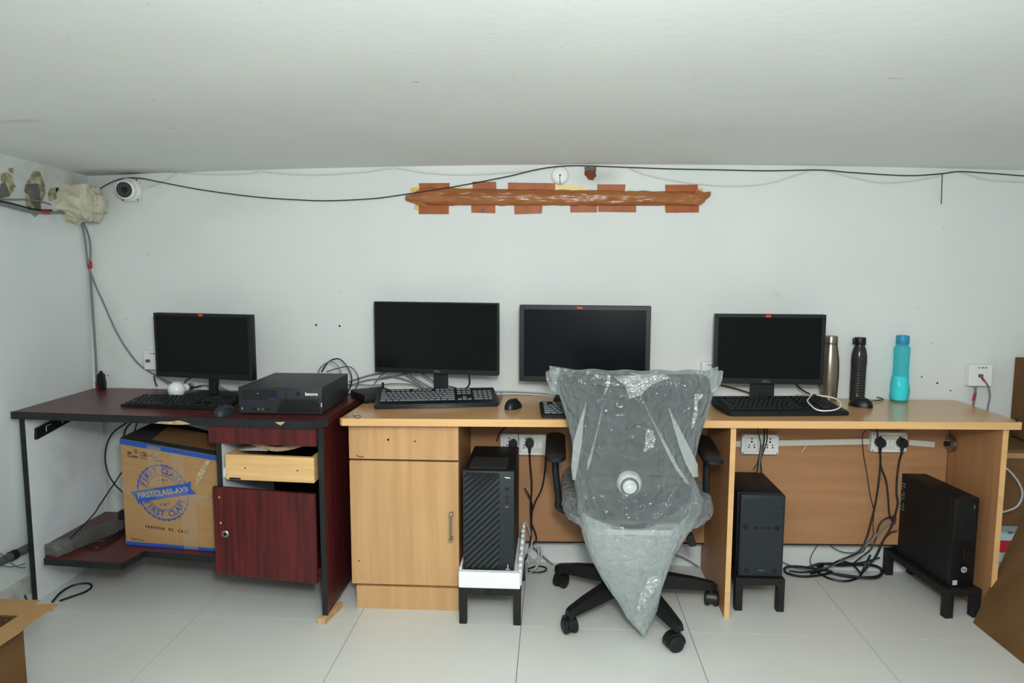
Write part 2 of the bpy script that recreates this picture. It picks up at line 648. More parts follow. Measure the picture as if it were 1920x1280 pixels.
def jag(pts, amp, seed):
    random.seed(seed)
    out = []
    for i, p in enumerate(pts):
        q = pts[(i + 1) % len(pts)]
        for t in (0, .33, .66):
            out.append((p[0] + (q[0] - p[0]) * t + random.uniform(-amp, amp), p[1] + (q[1] - p[1]) * t + random.uniform(-amp, amp)))
    return out


blob(jag([(0, 326), (12, 322), (22, 334), (27, 350), (22, 362), (16, 370), (0, 372)], 1.6, 1), M['plaster'], 'filler_patch', -.002, .004, wall_left)
blob(jag([(0, 346), (7, 342), (14, 354), (17, 368), (0, 371)], 1.0, 2), M['cement'], 'cement_patch', .001, .003, wall_left)
blob(jag([(52, 338), (62, 321), (72, 322), (80, 340), (84, 362), (78, 372), (74, 392), (64, 408), (58, 400), (46, 385), (44, 356)], 1.8, 3), M['plaster'], 'filler_patch', -.002, .004, wall_left)
blob(jag([(48, 347), (60, 344), (73, 346), (74, 360), (74, 380), (76, 391), (66, 393), (58, 380), (54, 366), (45, 360)], 1.0, 4), M['cement'], 'cement_patch', .001, .003, wall_left)
blob(jag([(92, 352), (104, 350), (112, 356), (108, 372), (94, 378), (88, 366)], 1.5, 5), M['plaster'], 'filler_patch', -.002, .004, wall_left)
blob(jag([(104, 352), (113, 352), (105, 362)], .5, 6), M['dark_gap'], 'wall_hole', .001, .003, wall_left)
blob(jag([(14, 316), (22, 315), (24, 326), (18, 324)], 1, 8), M['plaster'], 'filler_patch', -.002, .004, wall_left)
# screw holes in the back wall
for px, py, r in ((593, 609, .0045), (637, 611, .0045), (203, 704, .003), (1728, 706, .003), (1757, 718, .004), (1782, 732, .003)):
    p = at(px, py, y=0)
    link('screw_hole', lathe(B(), [(r, -.0012), (r * .6, -.0016)], (p.x, 0, p.z), 10, 'y'), M['dark_gap'], wall_back)

# ------------------------------------------------------------------ the mahogany desk
FL, FR = -.525, -.612                       # front edge depth at its left and right end
yf = lambda x: FL + (FR - FL) * (x + 2.0) / 1.2


def slab(x0, x1, dy0, yb, z0, z1, bev=0):
    return prism(B(), [(x0, yf(x0) + dy0), (x1, yf(x1) + dy0), (x1, yb), (x0, yb)], z0, z1, 'z', bev)


dk = thing('mahogany_desk', 'dark red mahogany desk with black edging in the left corner of the room', 'desk', (-1.4, -.3, 0))
top = [(-2.0, yf(-2.0)), (-.838, yf(-.838)), (-.80, yf(-.8) + .05), (-.793, -.06), (-1.90, -.012), (-2.012, -.02)]
link('desktop', prism(B(), top, ZT1 - .024, ZT1, 'z', .0015), M['mahog_top'], dk)
eb = prism(B(), [(-2.002, yf(-2.0) - .003), (-.836, yf(-.836) - .003), (-.836, yf(-.836) + .001), (-2.002, yf(-2.0) + .001)], ZT1 - .027, ZT1 + .0005)
prism(eb, [(-.836, yf(-.836) - .003), (-.797, yf(-.8) + .047), (-.80, yf(-.8) + .052), (-.839, yf(-.836) + .002)], ZT1 - .027, ZT1 + .0005)
edge = link('edge_band', eb, M['black_edge'], dk, label='black edge band along the desktop')


def chip(pts, m=M['chip'], par=edge, nm='edge_chip'):
    P = []
    for px, py in pts:
        p = at(px, py, y=-.56)
        for _ in range(3):
            p = at(px, py, y=yf(p.x) - .0035)
        P.append(p)
    link(nm, ngon_plate(B(), P, .0012, (0, -1, 0)), m, par, label='pale chipped patch')


chip([(290, 793), (300, 790), (318, 790), (336, 788), (348, 791), (358, 795), (338, 796), (312, 795)])
chip([(515, 791), (535, 790.5), (531, 794), (527, 797), (522, 795)])
for sx, nm in ((-2.0, 'left'), (-.832, 'right')):
    th = .018
    x0 = sx - (0 if nm == 'right' else 0)
    y0 = yf(sx) + .035
    m = M['white_lam'] if nm == 'left' else M['mahog']
    p = link('side_panel', box(B(), x0, x0 + th, y0 + .003, -.03, .0 if nm == 'left' else .022, ZT1 - .024), m, dk, label='white side panel with a black front edge' if nm == 'left' else 'dark red side panel')
    link('edge_band', box(B(), x0 - .0005, x0 + th + .0005, y0, y0 + .003, .0 if nm == 'left' else .022, ZT1 - .024), M['black_edge'], p)
    if nm == 'left':
        rail = link('drawer_rail', prism(B(), [(y0 + .045, .625), (y0 + .05, .667), (y0 + .36, .705), (y0 + .36, .67)], x0 + th, x0 + th + .012, 'x'), M['blk_matte'], p, label='black drawer rail')
        for t in (.2, .5, .8):
            yy = y0 + .05 + .31 * t
            zz = .647 + .04 * t
            link('rail_slot', tube(B(), [(x0 + th + .013, yy - .016, zz - .010), (x0 + th + .013, yy - .016, zz + .010), (x0 + th + .013, yy + .012, zz + .013)], .0016, 5, smooth=False), M['silver'], rail)
    else:
        for px, py in ((598, 832), (600, 838), (607, 833)):
            pass
# wood block under the right panel
wb = prism(B(), [(-.845, yf(-.8) + .015), (-.815, yf(-.8) + .012), (-.790, yf(-.8) + .15), (-.822, yf(-.8) + .15)], .0, .022, 'z', .002)
solo('wood_block', wb, M['wood_block'], 'pale wooden block wedged under the dark red side panel', 'block')
# shelf (L shaped)
SHZ = .2
sh = [(-1.98, -.515), (-1.893, -.560), (-1.578, -.580), (-1.560, -.462), (-1.218, -.505), (-1.218, -.05), (-1.98, -.05)]
sh = [(-1.893, -.553), (-1.578, -.578), (-1.560, -.462), (-1.218, -.500), (-1.218, -.05), (-1.980, -.05), (-1.980, -.40)]
s_ = link('lower_shelf', prism(B(), sh, SHZ - .022, SHZ, 'z'), M['mahog_top'], dk, label='L shaped lower shelf')
e_ = B()
for a, b in ((sh[0], sh[1]), (sh[1], sh[2]), (sh[2], sh[3])):
    dx, dy = b[0] - a[0], b[1] - a[1]
    l = math.hypot(dx, dy)
    n_ = (dy / l * .003, -dx / l * .003)
    prism(e_, [a, b, (b[0] + n_[0], b[1] + n_[1]), (a[0] + n_[0], a[1] + n_[1])], SHZ - .024, SHZ + .0005)
link('edge_band', e_, M['black_edge'], s_)
# pedestal
px0, px1 = -1.218, -.832
pt = link('partition', box(B(), px0, px0 + .018, yf(-1.2) + .04, -.06, .16, ZT1 - .024), M['white_lam'], dk, label='white partition with a black front edge')
link('edge_band', box(B(), px0 - .0005, px0 + .0185, yf(-1.2) + .037, yf(-1.2) + .04, .16, ZT1 - .024), M['black_edge'], pt)
link('pedestal_bottom', box(B(), px0 + .018, px1, yf(-1.0) + .06, -.06, .165, .183), M['mahog'], dk)
link('pedestal_back', box(B(), px0 + .018, px1, -.075, -.06, .183, ZT1 - .024), M['dark_gap'], dk)


def front(name, x0, x1, z0, z1, z0r=None, z1r=None, off=.02, th=.018, m=None, label=None, par=dk):
    z0r = z0 if z0r is None else z0r
    z1r = z1 if z1r is None else z1r
    bm = B()
    P = []
    for dy in (off, off + th):
        P += [bm.verts.new((x0, yf(x0) + dy, z0)), bm.verts.new((x1, yf(x1) + dy, z0r)), bm.verts.new((x1, yf(x1) + dy, z1r)), bm.verts.new((x0, yf(x0) + dy, z1))]
    for q in ((0, 1, 2, 3), (7, 6, 5, 4), (0, 4, 5, 1), (1, 5, 6, 2), (2, 6, 7, 3), (3, 7, 4, 0)):
        bm.faces.new([P[i] for i in q])
    bmesh.ops.recalc_face_normals(bm, faces=bm.faces)
    bmesh.ops.bevel(bm, geom=list(bm.edges), offset=.0015, segments=1, affect='EDGES')
    return link(name, bm, m or M['mahog'], par, label=label)


front('drawer_fascia', -1.236, -.833, .655, .724, off=.016, label='dark red fascia under the desktop')
dr = front('drawer', -1.183, -.848, .518, .611, off=.030, m=M['ply'], label='open drawer of bare plywood without its front')
link('drawer_side', box(B(), -1.183, -1.168, yf(-1.18) + .048, -.12, .520, .609), M['ply'], dr)
link('drawer_side', box(B(), -.863, -.848, yf(-.85) + .048, -.12, .520, .609), M['ply'], dr)
link('drawer_base', box(B(), -1.168, -.863, yf(-.85) + .05, -.12, .520, .526), M['dark_gap'], dr)  # shade inside the drawer put into the base colour
for px, py in ((458, 878), (559, 881)):
    p = at(px, py, y=yf(-1.0) + .03)
    link('screw_hole', lathe(B(), [(.0028, -.0008), (.002, .0004)], (p.x, yf(p.x) + .0298, p.z), 8, 'y'), M['dark_gap'], dr)
rl = B()
box(rl, -1.199, -1.190, yf(-1.2) + .045, -.15, .522, .552, .002)
lathe(rl, [(.012, -.004), (.012, .004)], (-1.193, yf(-1.2) + .05, .528), 12, 'x')
lathe(rl, [(.008, -.004), (.008, .004)], (-1.193, yf(-1.2) + .052, .549), 12, 'x')
link('drawer_rail', rl, M['silver'], dk, label='silver roller rail')
dd = front('cabinet_door', -1.228, -.842, .168, .494, .150, .482, off=.012, label='dark red door hanging crooked')
p = at(423, 1000, y=yf(-1.2) + .011)
lk = link('lock', lathe(B(), [(.013, .0), (.013, -.004), (.010, -.006)], (p.x, yf(p.x) + .012, p.z), 18, 'y'), M['metal'], dd, label='round steel lock')
link('keyhole', lathe(B(), [(.006, -.0062), (.004, -.0072)], (p.x, yf(p.x) + .012, p.z), 14, 'y'), M['dark_gap'], lk)
for px, py in ((411, 932), (414, 980)):
    p = at(px, py, y=yf(-1.2) + .012)
    link('filled_hole', lathe(B(), [(.004, .0), (.003, -.001)], (p.x, yf(p.x) + .012, p.z), 10, 'y'), M['chip'], dd)
# things stuffed in the drawer
bm = tube(B(), [(-1.09, -.48, .628), (-1.0, -.50, .614), (-.92, -.49, .628), (-.862, -.44, .648)], .006, 6)
for v in bm.verts:
    v.co.z += 0
bm2 = B()
ps = spline([(-1.10, 0, .640), (-1.02, 0, .617), (-.95, 0, .624), (-.868, 0, .650)], 6)
av = []
for p in ps:
    av.append([bm2.verts.new((p.x, y, p.z + dz)) for y, dz in ((-.52, 0), (-.52, .016), (-.25, .016), (-.25, 0))])
for a, b in zip(av, av[1:]):
    for i in range(4):
        bm2.faces.new((a[i], a[(i + 1) % 4], b[(i + 1) % 4], b[i]))
bm2.faces.new(av[0][::-1])
bm2.faces.new(av[-1])
bm.free()
solo('paper_pad', bm2, M['chip'], 'curled pad of yellowed paper lying in the open drawer', 'paper')
bm = B()
for i in range(4):
    z = .612 + i * .004
    ngon_plate(bm, [(-1.15 + .02 * i, -.50, z), (-1.04 + .01 * i, -.52, z + .006), (-1.02, -.3, z + .004), (-1.16, -.28, z)], .0015, (0, 0, 1))
solo('loose_papers', bm, M['paper'], 'loose crumpled papers sticking out at left of the open drawer', 'paper')
solo('green_file', box(B(), -1.10, -.86, -.45, -.2, .500, .512, .002), M['greenp'], 'dark green file below the open plywood drawer', 'file')

# ------------------------------------------------------------------ the beech desk
yg = lambda x: -.535 + (.105) * (x + .765) / 2.425      # front edge
bd = thing('beech_desk', 'long light beech desk with a cabinet along the back wall', 'desk', (.45, -.25, 0))
XL, XR = -.765, 1.66
top = [(XL, yg(XL) + .012), (XL + .010, yg(XL)), (XR - .006, yg(XR)), (XR, yg(XR) + .006), (1.655, -.012), (-.745, -.012)]
link('worktop', prism(B(), top, ZT2 - .025, ZT2, 'z', .002), M['beech_h'], bd)
we = prism(B(), [(XL - .002, yg(XL) + .012), (XL + .009, yg(XL) - .002), (XR - .006, yg(XR) - .002), (XR - .006, yg(XR) + .002), (XL + .010, yg(XL) + .002), (XL + .001, yg(XL) + .013)], ZT2 - .026, ZT2 + .0004)
wed = link('edge_band', we, M['beech_edge'], bd, label='paler beech edge band')
link('broken_corner', ngon_plate(B(), [at(px, py, y=yg(1.65) - .003) for px, py in ((1898, 785), (1907, 784), (1911, 789), (1903, 791), (1906, 787))], .001, (0, -1, 0)), M['dark_gap'], wed)


def scribble(pts, par, y, r=.0011):
    P = []
    for px, py in pts:
        p = at(px, py, y=y)
        P.append(p)
    link('pen_mark', tube(B(), P, r, 4, 4), M['ink'], par)


scribble([(662, 779), (667, 783), (672, 784.5), (676, 781), (675, 779), (668, 779), (662, 779)], wed, yg(-.7) - .003)
scribble([(669, 853), (674, 856), (682, 855.5)], bd, -.4770)
# cabinet
CX0, CX1, CY = -.752, -.345, -.470
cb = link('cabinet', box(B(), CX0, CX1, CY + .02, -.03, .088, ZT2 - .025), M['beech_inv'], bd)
fr_ = link('drawer_front', box(B(), CX0, CX1, CY - .0, CY + .018, .580, .717, .0015), M['beech'], bd, label='beech drawer front without a handle')
for px, py, r in ((728, 824, .0045), (778, 827, .003), (785, 806, .0015)):
    p = at(px, py, y=CY)
    link('screw_hole', lathe(B(), [(r, -.0008), (r * .7, .0004)], (p.x, CY, p.z), 10, 'y'), M['dark_gap'], fr_)
dr_ = link('cabinet_door', box(B(), CX0, CX1, CY, CY + .018, .098, .573, .0015), M['beech'], bd)
link('shadow_gap', box(B(), CX0 + .001, CX1 - .001, CY + .016, CY + .021, .573, .580), M['dark_gap'], bd)
hp0 = at(845, 962, y=CY - .02)
hp1 = at(845, 1016, y=CY - .02)
hb = tube(B(), [(hp0.x, CY, hp0.z - .006), (hp0.x, CY - .022, hp0.z - .010), (hp0.x, CY - .027, (hp0.z + hp1.z) / 2), (hp1.x, CY - .022, hp1.z + .010), (hp1.x, CY, hp1.z + .006)], .0045, 8)
box(hb, hp0.x - .007, hp0.x + .007, CY - .025, CY, hp0.z - .018, hp0.z, .003)
box(hb, hp1.x - .007, hp1.x + .007, CY - .025, CY, hp1.z, hp1.z + .018, .003)
link('handle', hb, M['metal'], dr_, smooth=True, label='brushed steel bow handle')
for px, py, r in ((673, 1051, .003), (675, 1075, .0015)):
    p = at(px, py, y=CY)
    link('screw_hole', lathe(B(), [(r, -.0008), (r * .7, .0004)], (p.x, CY, p.z), 10, 'y'), M['dark_gap'], dr_)
link('plinth', box(B(), CX0 + .016, CX1 - .003, CY + .004, -.03, 0, .088), M['beech'], bd)
# uprights
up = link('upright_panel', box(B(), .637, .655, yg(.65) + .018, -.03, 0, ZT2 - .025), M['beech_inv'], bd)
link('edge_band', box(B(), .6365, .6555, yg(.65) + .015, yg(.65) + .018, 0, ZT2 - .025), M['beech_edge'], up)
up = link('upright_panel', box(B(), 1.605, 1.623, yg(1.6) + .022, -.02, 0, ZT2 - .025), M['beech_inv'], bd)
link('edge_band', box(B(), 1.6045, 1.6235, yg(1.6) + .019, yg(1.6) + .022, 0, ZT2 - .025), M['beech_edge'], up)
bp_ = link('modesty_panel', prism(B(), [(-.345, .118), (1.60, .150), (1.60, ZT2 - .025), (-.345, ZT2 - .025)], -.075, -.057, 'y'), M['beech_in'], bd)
link('edge_band', prism(B(), [(-.345, .113), (1.60, .145), (1.60, .150), (-.345, .118)], -.076, -.056, 'y'), M['dark_gap'], bp_)
BPY = -.075
p0, p1 = at(1340, 832, y=BPY), at(1632, 826, y=BPY)
solo('cable_trunking', prism(B(), [(.656, p0.z - .012), (p1.x + .004, p1.z - .012), (p1.x + .004, p1.z + .012), (.656, p0.z + .012)], BPY - .013, BPY - .0005, 'y', .002), M['ivory'],
     'cream cable trunking running between the two socket boards under the desk', 'trunking')
p0, p1 = at(1702, 828, y=BPY), at(1750, 832, y=BPY)
solo('cable_trunking', prism(B(), [(p0.x, p0.z - .012), (p1.x, p1.z - .012), (p1.x, p1.z + .012), (p0.x, p0.z + .012)], BPY - .013, BPY - .0005, 'y', .002), M['ivory'],
     'short cream trunking from the right socket board to the grommet', 'trunking')
p = at(1757, 829, y=BPY - .01)
gr = thing('desk_grommet', 'dull metal cable grommet fixed at the right end of the desk panel', 'grommet', (1.595, -.10, p.z - .03))
link('ring', lathe(B(), [(.032, .0), (.032, -.010), (.027, -.014), (.018, -.014), (.016, -.006)], (1.600, p.y - .02, p.z), 20, 'x'), M['metal'], gr, smooth=True)
link('core', lathe(B(), [(.010, -.016), (.010, -.028)], (1.600, p.y - .02, p.z), 12, 'x'), M['blk'], gr)


# ------------------------------------------------------------------ socket boards and plugs
def socket_board(px0_, py0_, px1_, py1_, label, layout, y=BPY):
    a, b = at(px0_, py1_, y=y - .035), at(px1_, py0_, y=y - .035)
    t = thing('socket_board', label, 'socket', (a.x, y - .02, a.z), group='socket boards under the beech desk')
    W_, H_ = b.x - a.x, b.z - a.z
    link('back_box', box(B(), a.x, b.x, y - .028, y, a.z, b.z, .002), M['ivory'], t)
    fp = link('face_plate', box(B(), a.x, b.x, y - .037, y - .028, a.z, b.z, .003), M['white_p'], t)
    link('inner_frame', box(B(), a.x + .014, b.x - .012, y - .0395, y - .037, a.z + .012, b.z - .012, .001), M['ivory'], fp)
    for sx in (a.x + .006, b.x - .006):
        for sz in (a.z + .006, b.z - .006):
            link('screw', lathe(B(), [(.0028, 0), (.0022, -.001)], (sx, y - .037, sz), 8, 'y'), M['dark_gap'], fp)
    iw = W_ - .026
    n = sum(2 if c == 's' else 1 for c in layout)
    u = iw / n
    x = a.x + .014
    cz = (a.z + b.z) / 2
    for c in layout:
        ww = u * (2 if c == 's' else 1)
        cx = x + ww / 2
        if c == 's':
            so = link('socket', box(B(), x + .001, x + ww - .001, y - .0412, y - .0395, a.z + .014, b.z - .014, .0008), M['white_p'], fp)
            for dx, dz, r in ((0, .45, .0034), (0, .23, .0042), (-.25, -.02, .003), (.25, -.02, .003), (-.28, -.2, .0034), (.28, -.2, .0034)):
                bm = lathe(B(), [(r, 0), (r * .8, -.0008)], (cx + dx * ww * .8, y - .0412, cz + dz * (H_ - .028)), 8, 'y')
                o = link('pin_hole', bm, M['dark_gap'], so)
                o.parent = fp
        else:
            link('switch', box(B(), x + .002, x + ww - .002, y - .0445, y - .0395, cz - .014, cz + .014, .002), M['white_p'], fp)
        x += ww
    return t


socket_board(1390, 815, 1461, 851, 'white socket board on the desk panel above the small black tower', 'sws')
socket_board(1633, 811, 1702, 847, 'white socket board with two black plugs in it, near the grommet', 'swws')
socket_board(938, 815, 1045, 852, 'white socket board partly hidden behind the striped black tower', 'swswws')


def plug(px, py, label, group='black plugs in the socket boards', y=BPY - .040):
    c = at(px, py, y=y - .02)
    t = thing('power_plug', label, 'plug', (c.x, y - .02, c.z - .022), group=group)
    sil = [(-.017, -.012), (-.012, -.018), (.012, -.018), (.017, -.012), (.019, .004), (.010, .016), (.004, .020), (-.004, .020), (-.010, .016), (-.019, .004)]
    link('plug_body', prism(B(), [(c.x + a, c.z + b) for a, b in sil], y - .036, y - .002, 'y', .004), M['blk_cab'], t, smooth=True)
    link('strain_relief', lathe(B(), [(.007, -.022), (.0055, -.045)], (c.x, y - .02, c.z + .004), 10, 'z'), M['blk_cab'], t, smooth=True)
    return Vector((c.x, y - .02, c.z - .04))


pl1 = plug(1651, 829, 'black round plug in the left socket of the right board')
pl2 = plug(1692, 830, 'black angular plug in the right socket of the right board')
pl3 = plug(993, 830, 'black plug beside the top of the striped black tower')
pl4 = plug(962, 832, 'black plug half hidden behind the striped tower top')

# ------------------------------------------------------------------ monitors
ORANGE = []


def monitor(label, tl, tr, bl, br, yl, yr, zt, bez, neck_w, base, th=.03, scr='screen', logo=None, sticker=None, chin=None, tilt_pos=None, neck_dx=0, stagger=.07, logo_col='ink_g'):
    A, Bq = at(*tl, y=yl), at(*tr, y=yr)
    a2, b2 = at(*bl, y=yl), at(*br, y=yr)
    W_ = ((Bq - A).length + (b2 - a2).length) / 2
    z1 = (A.z + Bq.z) / 2
    z0 = (a2.z + b2.z) / 2
    c = (A + Bq + a2 + b2) / 4
    rz = math.atan2(yr - yl, Bq.x - A.x)
    t = thing('monitor', label, 'monitor', (c.x, c.y, zt), rz)
    h0, h1 = z0 - zt, z1 - zt
    hw = W_ / 2
    link('housing', box(B(), -hw, hw, 0.001, th, h0, h1, .004), M['bezel'], t, False, True)
    ch = chin or bez
    fb = B()
    box(fb, -hw, hw, -.004, .002, h1 - bez, h1, .0015)
    box(fb, -hw, hw, -.004, .002, h0, h0 + ch, .0015)
    box(fb, -hw, -hw + bez, -.004, .002, h0 + ch - .001, h1 - bez + .001, .0008)
    box(fb, hw - bez, hw, -.004, .002, h0 + ch - .001, h1 - bez + .001, .0008)
    bz = link('bezel', fb, M['bezel'], t, False)
    link('screen', box(B(), -hw + bez - .001, hw - bez + .001, -.0015, .003, h0 + ch - .001, h1 - bez + .001), M[scr], t, False)
    link('neck', box(B(), neck_dx - neck_w / 2, neck_dx + neck_w / 2, .02, .045, .010, (h0 + h1) / 2 - .03, .004), M['blk2'], t, False)
    bw, bdp = base
    link('stand_base', box(B(), neck_dx - bw / 2, neck_dx + bw / 2, .03 - bdp * .62, .03 + bdp * .38, 0, .011, .004), M['blk2'], t, False, True)
    if logo:
        link('logo', letter(B(), logo, ch * .62 if ch > .014 else .010, (neck_dx * .6, -.0046, h0 + ch / 2), bold=.0002), M[logo_col], bz, False)
    if sticker is not None:
        random.seed(int(sticker * 1000) + 5)
        pts = []
        for i in range(9):
            aa = 2 * PI * i / 9
            pts.append((sticker + .011 * math.cos(aa) * random.uniform(.8, 1.3), -.0045, h1 - bez / 2 + .0055 * math.sin(aa) * random.uniform(.7, 1.2)))
        link('sticker', ngon_plate(B(), pts, .0008, (0, -1, 0)), M['orange'], bz, False, label='orange sticker')
    return t


monitor('smallest black monitor standing on the mahogany desk', (292, 587), (473, 589), (291, 706), (471, 713), -.16, -.25, ZT1, .013, .032, (.22, .17), sticker=0.0, chin=.022, neck_dx=.02)
monitor('thin black monitor with narrow frame above the mini computer', (700, 566), (935, 567), (705, 698), (935, 703), -.13, -.20, ZT2, .006, .056, (.20, .16), th=.022, logo='DELL', chin=.020, neck_dx=.012, scr='screen')
monitor('black monitor with bluish screen standing behind the plastic covered chair', (974, 572), (1221, 573), (974, 716), (1218, 718), -.15, -.19, ZT2, .019, .07, (.24, .18), scr='screen_blue', sticker=-.02, chin=.022)
monitor('black monitor beside the steel flask with white lettering on its lower frame', (1339, 589), (1548, 589), (1339, 719), (1544, 720), -.17, -.18, ZT2, .014, .09, (.25, .19), logo='DELL', sticker=-.008, chin=.022, neck_dx=-.012)

# ------------------------------------------------------------------ keyboards
KEYM = {}


def key_mesh(wd, m, tag_):
    k_ = (round(wd, 4), tag_)
    if k_ not in KEYM:
        bm = B()
        h, d = .0055, .0135
        lo = [(-wd / 2, -d / 2), (wd / 2, -d / 2), (wd / 2, d / 2), (-wd / 2, d / 2)]
        i = .0016
        hi_ = [(-wd / 2 + i, -d / 2 + i), (wd / 2 - i, -d / 2 + i), (wd / 2 - i, d / 2 - i * .6), (-wd / 2 + i, d / 2 - i * .6)]
        a = [bm.verts.new((x, y, 0)) for x, y in lo]
        b = [bm.verts.new((x, y, h)) for x, y in hi_]
        bm.faces.new(b)
        for q in range(4):
            bm.faces.new((a[q], a[(q + 1) % 4], b[(q + 1) % 4], b[q]))
        me = bpy.data.meshes.new('key')
        bm.to_mesh(me)
        bm.free()
        me.materials.append(m)
        KEYM[k_] = me
    return KEYM[k_]


def keyboard(label, fl, fr, zt, depth, body, keymat, tilt, style, lift=.0, palm=.02):
    A, Bq = at(*fl, z=zt + .008), at(*fr, z=zt + .008)
    Wk = math.hypot(Bq.x - A.x, Bq.y - A.y)
    rz = math.atan2(Bq.y - A.y, Bq.x - A.x)
    t = thing('keyboard', label, 'keyboard', ((A.x + Bq.x) / 2, (A.y + Bq.y) / 2, zt), rz)
    hw = Wk / 2
    e = .012 if style == 'slim' else .02
    back = depth * math.sin(tilt)
    if style == 'taper':
        poly = [(-hw + .015, 0), (hw - .0, 0), (hw, .02), (hw - .03, depth), (-hw - .012, depth), (-hw - .02, depth * .5), (-hw, .03)]
    elif style == 'round':
        poly = [(-hw, .004), (-hw + .01, 0), (hw - .01, 0), (hw, .004), (hw - .004, depth), (-hw + .004, depth)]
    else:
        poly = [(-hw, 0), (hw, 0), (hw, depth), (-hw, depth)]
    th = .012 if style == 'slim' else .017
    bm = prism(B(), poly, 0.001, th, 'z', .0035)
    for v in bm.verts:
        f = v.co.y / depth
        if v.co.z > .006 or True:
            v.co.z += f * back
    link('keyboard_body', bm, M[body], t, False, True)
    pit = palm
    usable = Wk - 2 * e
    unit = usable / 22.6
    rows = [[1.25, 1.25, 1.25, 5.9, 1.25, 1.25, 1.25, 1.6], [2.1] + [1] * 10 + [2.9], [1.7] + [1] * 11 + [2.3], [1.4] + [1] * 12 + [1.6], [1] * 13 + [2.0], [1, -.8, 1, 1, 1, 1, -.6, 1, 1, 1, 1, -.6, 1, 1, 1, 1]]
    pitch = (depth - pit - .012) / 6.25
    for ri, row in enumerate(rows):
        y = pit + pitch * (ri + .5) + (pitch * .3 if ri == 5 else 0)
        x = -hw + e
        cells = []
        for wd in row:
            if wd < 0:
                x += -wd * unit
                continue
            cells.append((x + wd * unit / 2, wd))
            x += wd * unit
        bx = -hw + e + 15.4 * unit
        if ri == 0:
            cells += [(bx + (i + .5) * unit, 1) for i in range(3)]
        elif ri == 1:
            cells += [(bx + 1.5 * unit, 1)]
        elif ri in (3, 4, 5):
            cells += [(bx + (i + .5) * unit, 1) for i in range(3)]
        nx_ = bx + 3.3 * unit
        if ri == 0:
            cells += [(nx_ + unit, 2), (nx_ + 2.5 * unit, 1), (nx_ + 3.4 * unit, .9)]
        elif ri < 5:
            cells += [(nx_ + (i + .5) * unit, 1) for i in range(3)] + [(nx_ + 3.45 * unit, .9)]
        for cx, wd in cells:
            o = bpy.data.objects.new('key', key_mesh(wd * unit - .0025, M[keymat], keymat))
            COL.objects.link(o)
            o.parent = t
            sc = pitch / .0172
            o.scale = (1, sc, 1)
            o.location = (cx, y, th + back * y / depth - .0004)
    return t


keyboard('flat black keyboard in front of the smallest monitor on the mahogany desk', (224, 760), (424, 766), ZT1, .145, 'blk', 'keyc', .10, 'slim', palm=.010)
keyboard('dark slate keyboard with greyish keys in front of the mini computer', (701, 764), (936, 759), ZT2, .185, 'kbody2', 'keyc2', .16, 'round', palm=.036)
keyboard('dark keyboard mostly hidden behind the plastic covered chair', (1015, 781), (1250, 781), ZT2, .165, 'blk', 'keyc2', .12, 'slim', palm=.02)
keyboard('black keyboard with a white cord loop lying on its number keys', (1362, 777), (1593, 776), ZT2, .185, 'blk2', 'keyc', .14, 'taper', palm=.028)


# ------------------------------------------------------------------ mice
def mouse(label, px, py, zt, rz, m, Lh=.052, Wh=.031):
    c = at(px, py, z=zt)
    c.y += Lh * .9
    t = thing('mouse', label, 'mouse', (c.x, c.y, zt), rz)
    bm = B()
    sphere(bm, (0, 0, 0), 1, Wh, Lh, .036, 24, 16)
    bmesh.ops.bisect_plane(bm, geom=bm.verts[:] + bm.edges[:] + bm.faces[:], plane_co=(0, 0, 0), plane_no=(0, 0, -1), clear_outer=True)
    for v in bm.verts:
        v.co.x *= 1 - .12 * abs(v.co.y / Lh) + (.06 if abs(v.co.y) > Lh * .6 else 0)
        if v.co.z > .001:
            v.co.z *= 1 - .22 * (v.co.y / Lh)
        v.co.z += .001
    link('shell', bm, M[m], t, False, True)
    link('button_seam', tube(B(), [(0, Lh * .25, .0355), (0, Lh * .6, .029), (0, Lh * .9, .015)], .0008, 5, 5), M['dark_gap'], t, False)
    link('scroll_wheel', lathe(B(), [(.007, -.003), (.009, 0), (.007, .003)], (0, Lh * .62, .024), 12, 'x'), M['char'], t, False)
    return t


mouse('black mouse on the mahogany desk beside the charcoal desktop computer', 411, 782, ZT1, -.2, 'char')
mouse('black mouse on the beech desk right of the slate keyboard', 961, 769, ZT2, -.35, 'blk')
mouse('black mouse in front of the smoked grey bottle', 1622, 766, ZT2, .8, 'blk', .046, .029)

# ------------------------------------------------------------------ flat desktop computer on the mahogany desk
a, b = at(448, 776, z=ZT1), at(605, 778, z=ZT1)
W_ = (b - a).length
rz = math.atan2(b.y - a.y, b.x - a.x) * .6
pc = thing('desktop_computer', 'flat charcoal desktop computer lying on the right end of the mahogany desk', 'computer', (a.x, a.y, ZT1), rz)
H_ = .100
D_ = .345
link('case', box(B(), .002, W_ - .002, .018, D_, .004, H_, .003), M['char_top'], pc, False, True)
bz = B()
box(bz, 0, W_, 0, .018, .003, H_ + .001, .002)
fr_ = link('front_bezel', bz, M['char'], pc, False, True)
for fx in (.03, W_ - .03):
    for fy in (.04, D_ - .04):
        link('foot', lathe(B(), [(.012, 0), (.012, .004)], (fx, fy, 0), 12), M['blk'], pc, False)
dv = link('optical_drive', box(B(), .012, W_ * .46, -.002, .002, .064, .090, .001), M['blk2'], fr_, False)
link('drive_button', box(B(), W_ * .38, W_ * .42, -.0032, -.001, .075, .080), M['char'], fr_, False)
link('disc_mark', box(B(), W_ * .225, W_ * .25, -.0026, -.001, .075, .079), M['ink_g'], fr_, False)
link('power_button', lathe(B(), [(.008, -.001), (.007, -.003)], (W_ * .71, 0, .078), 16, 'y'), M['blk2'], fr_, False, True)
link('seam', box(B(), W_ * .572, W_ * .576, -.0008, .001, .058, H_), M['dark_gap'], fr_, False)
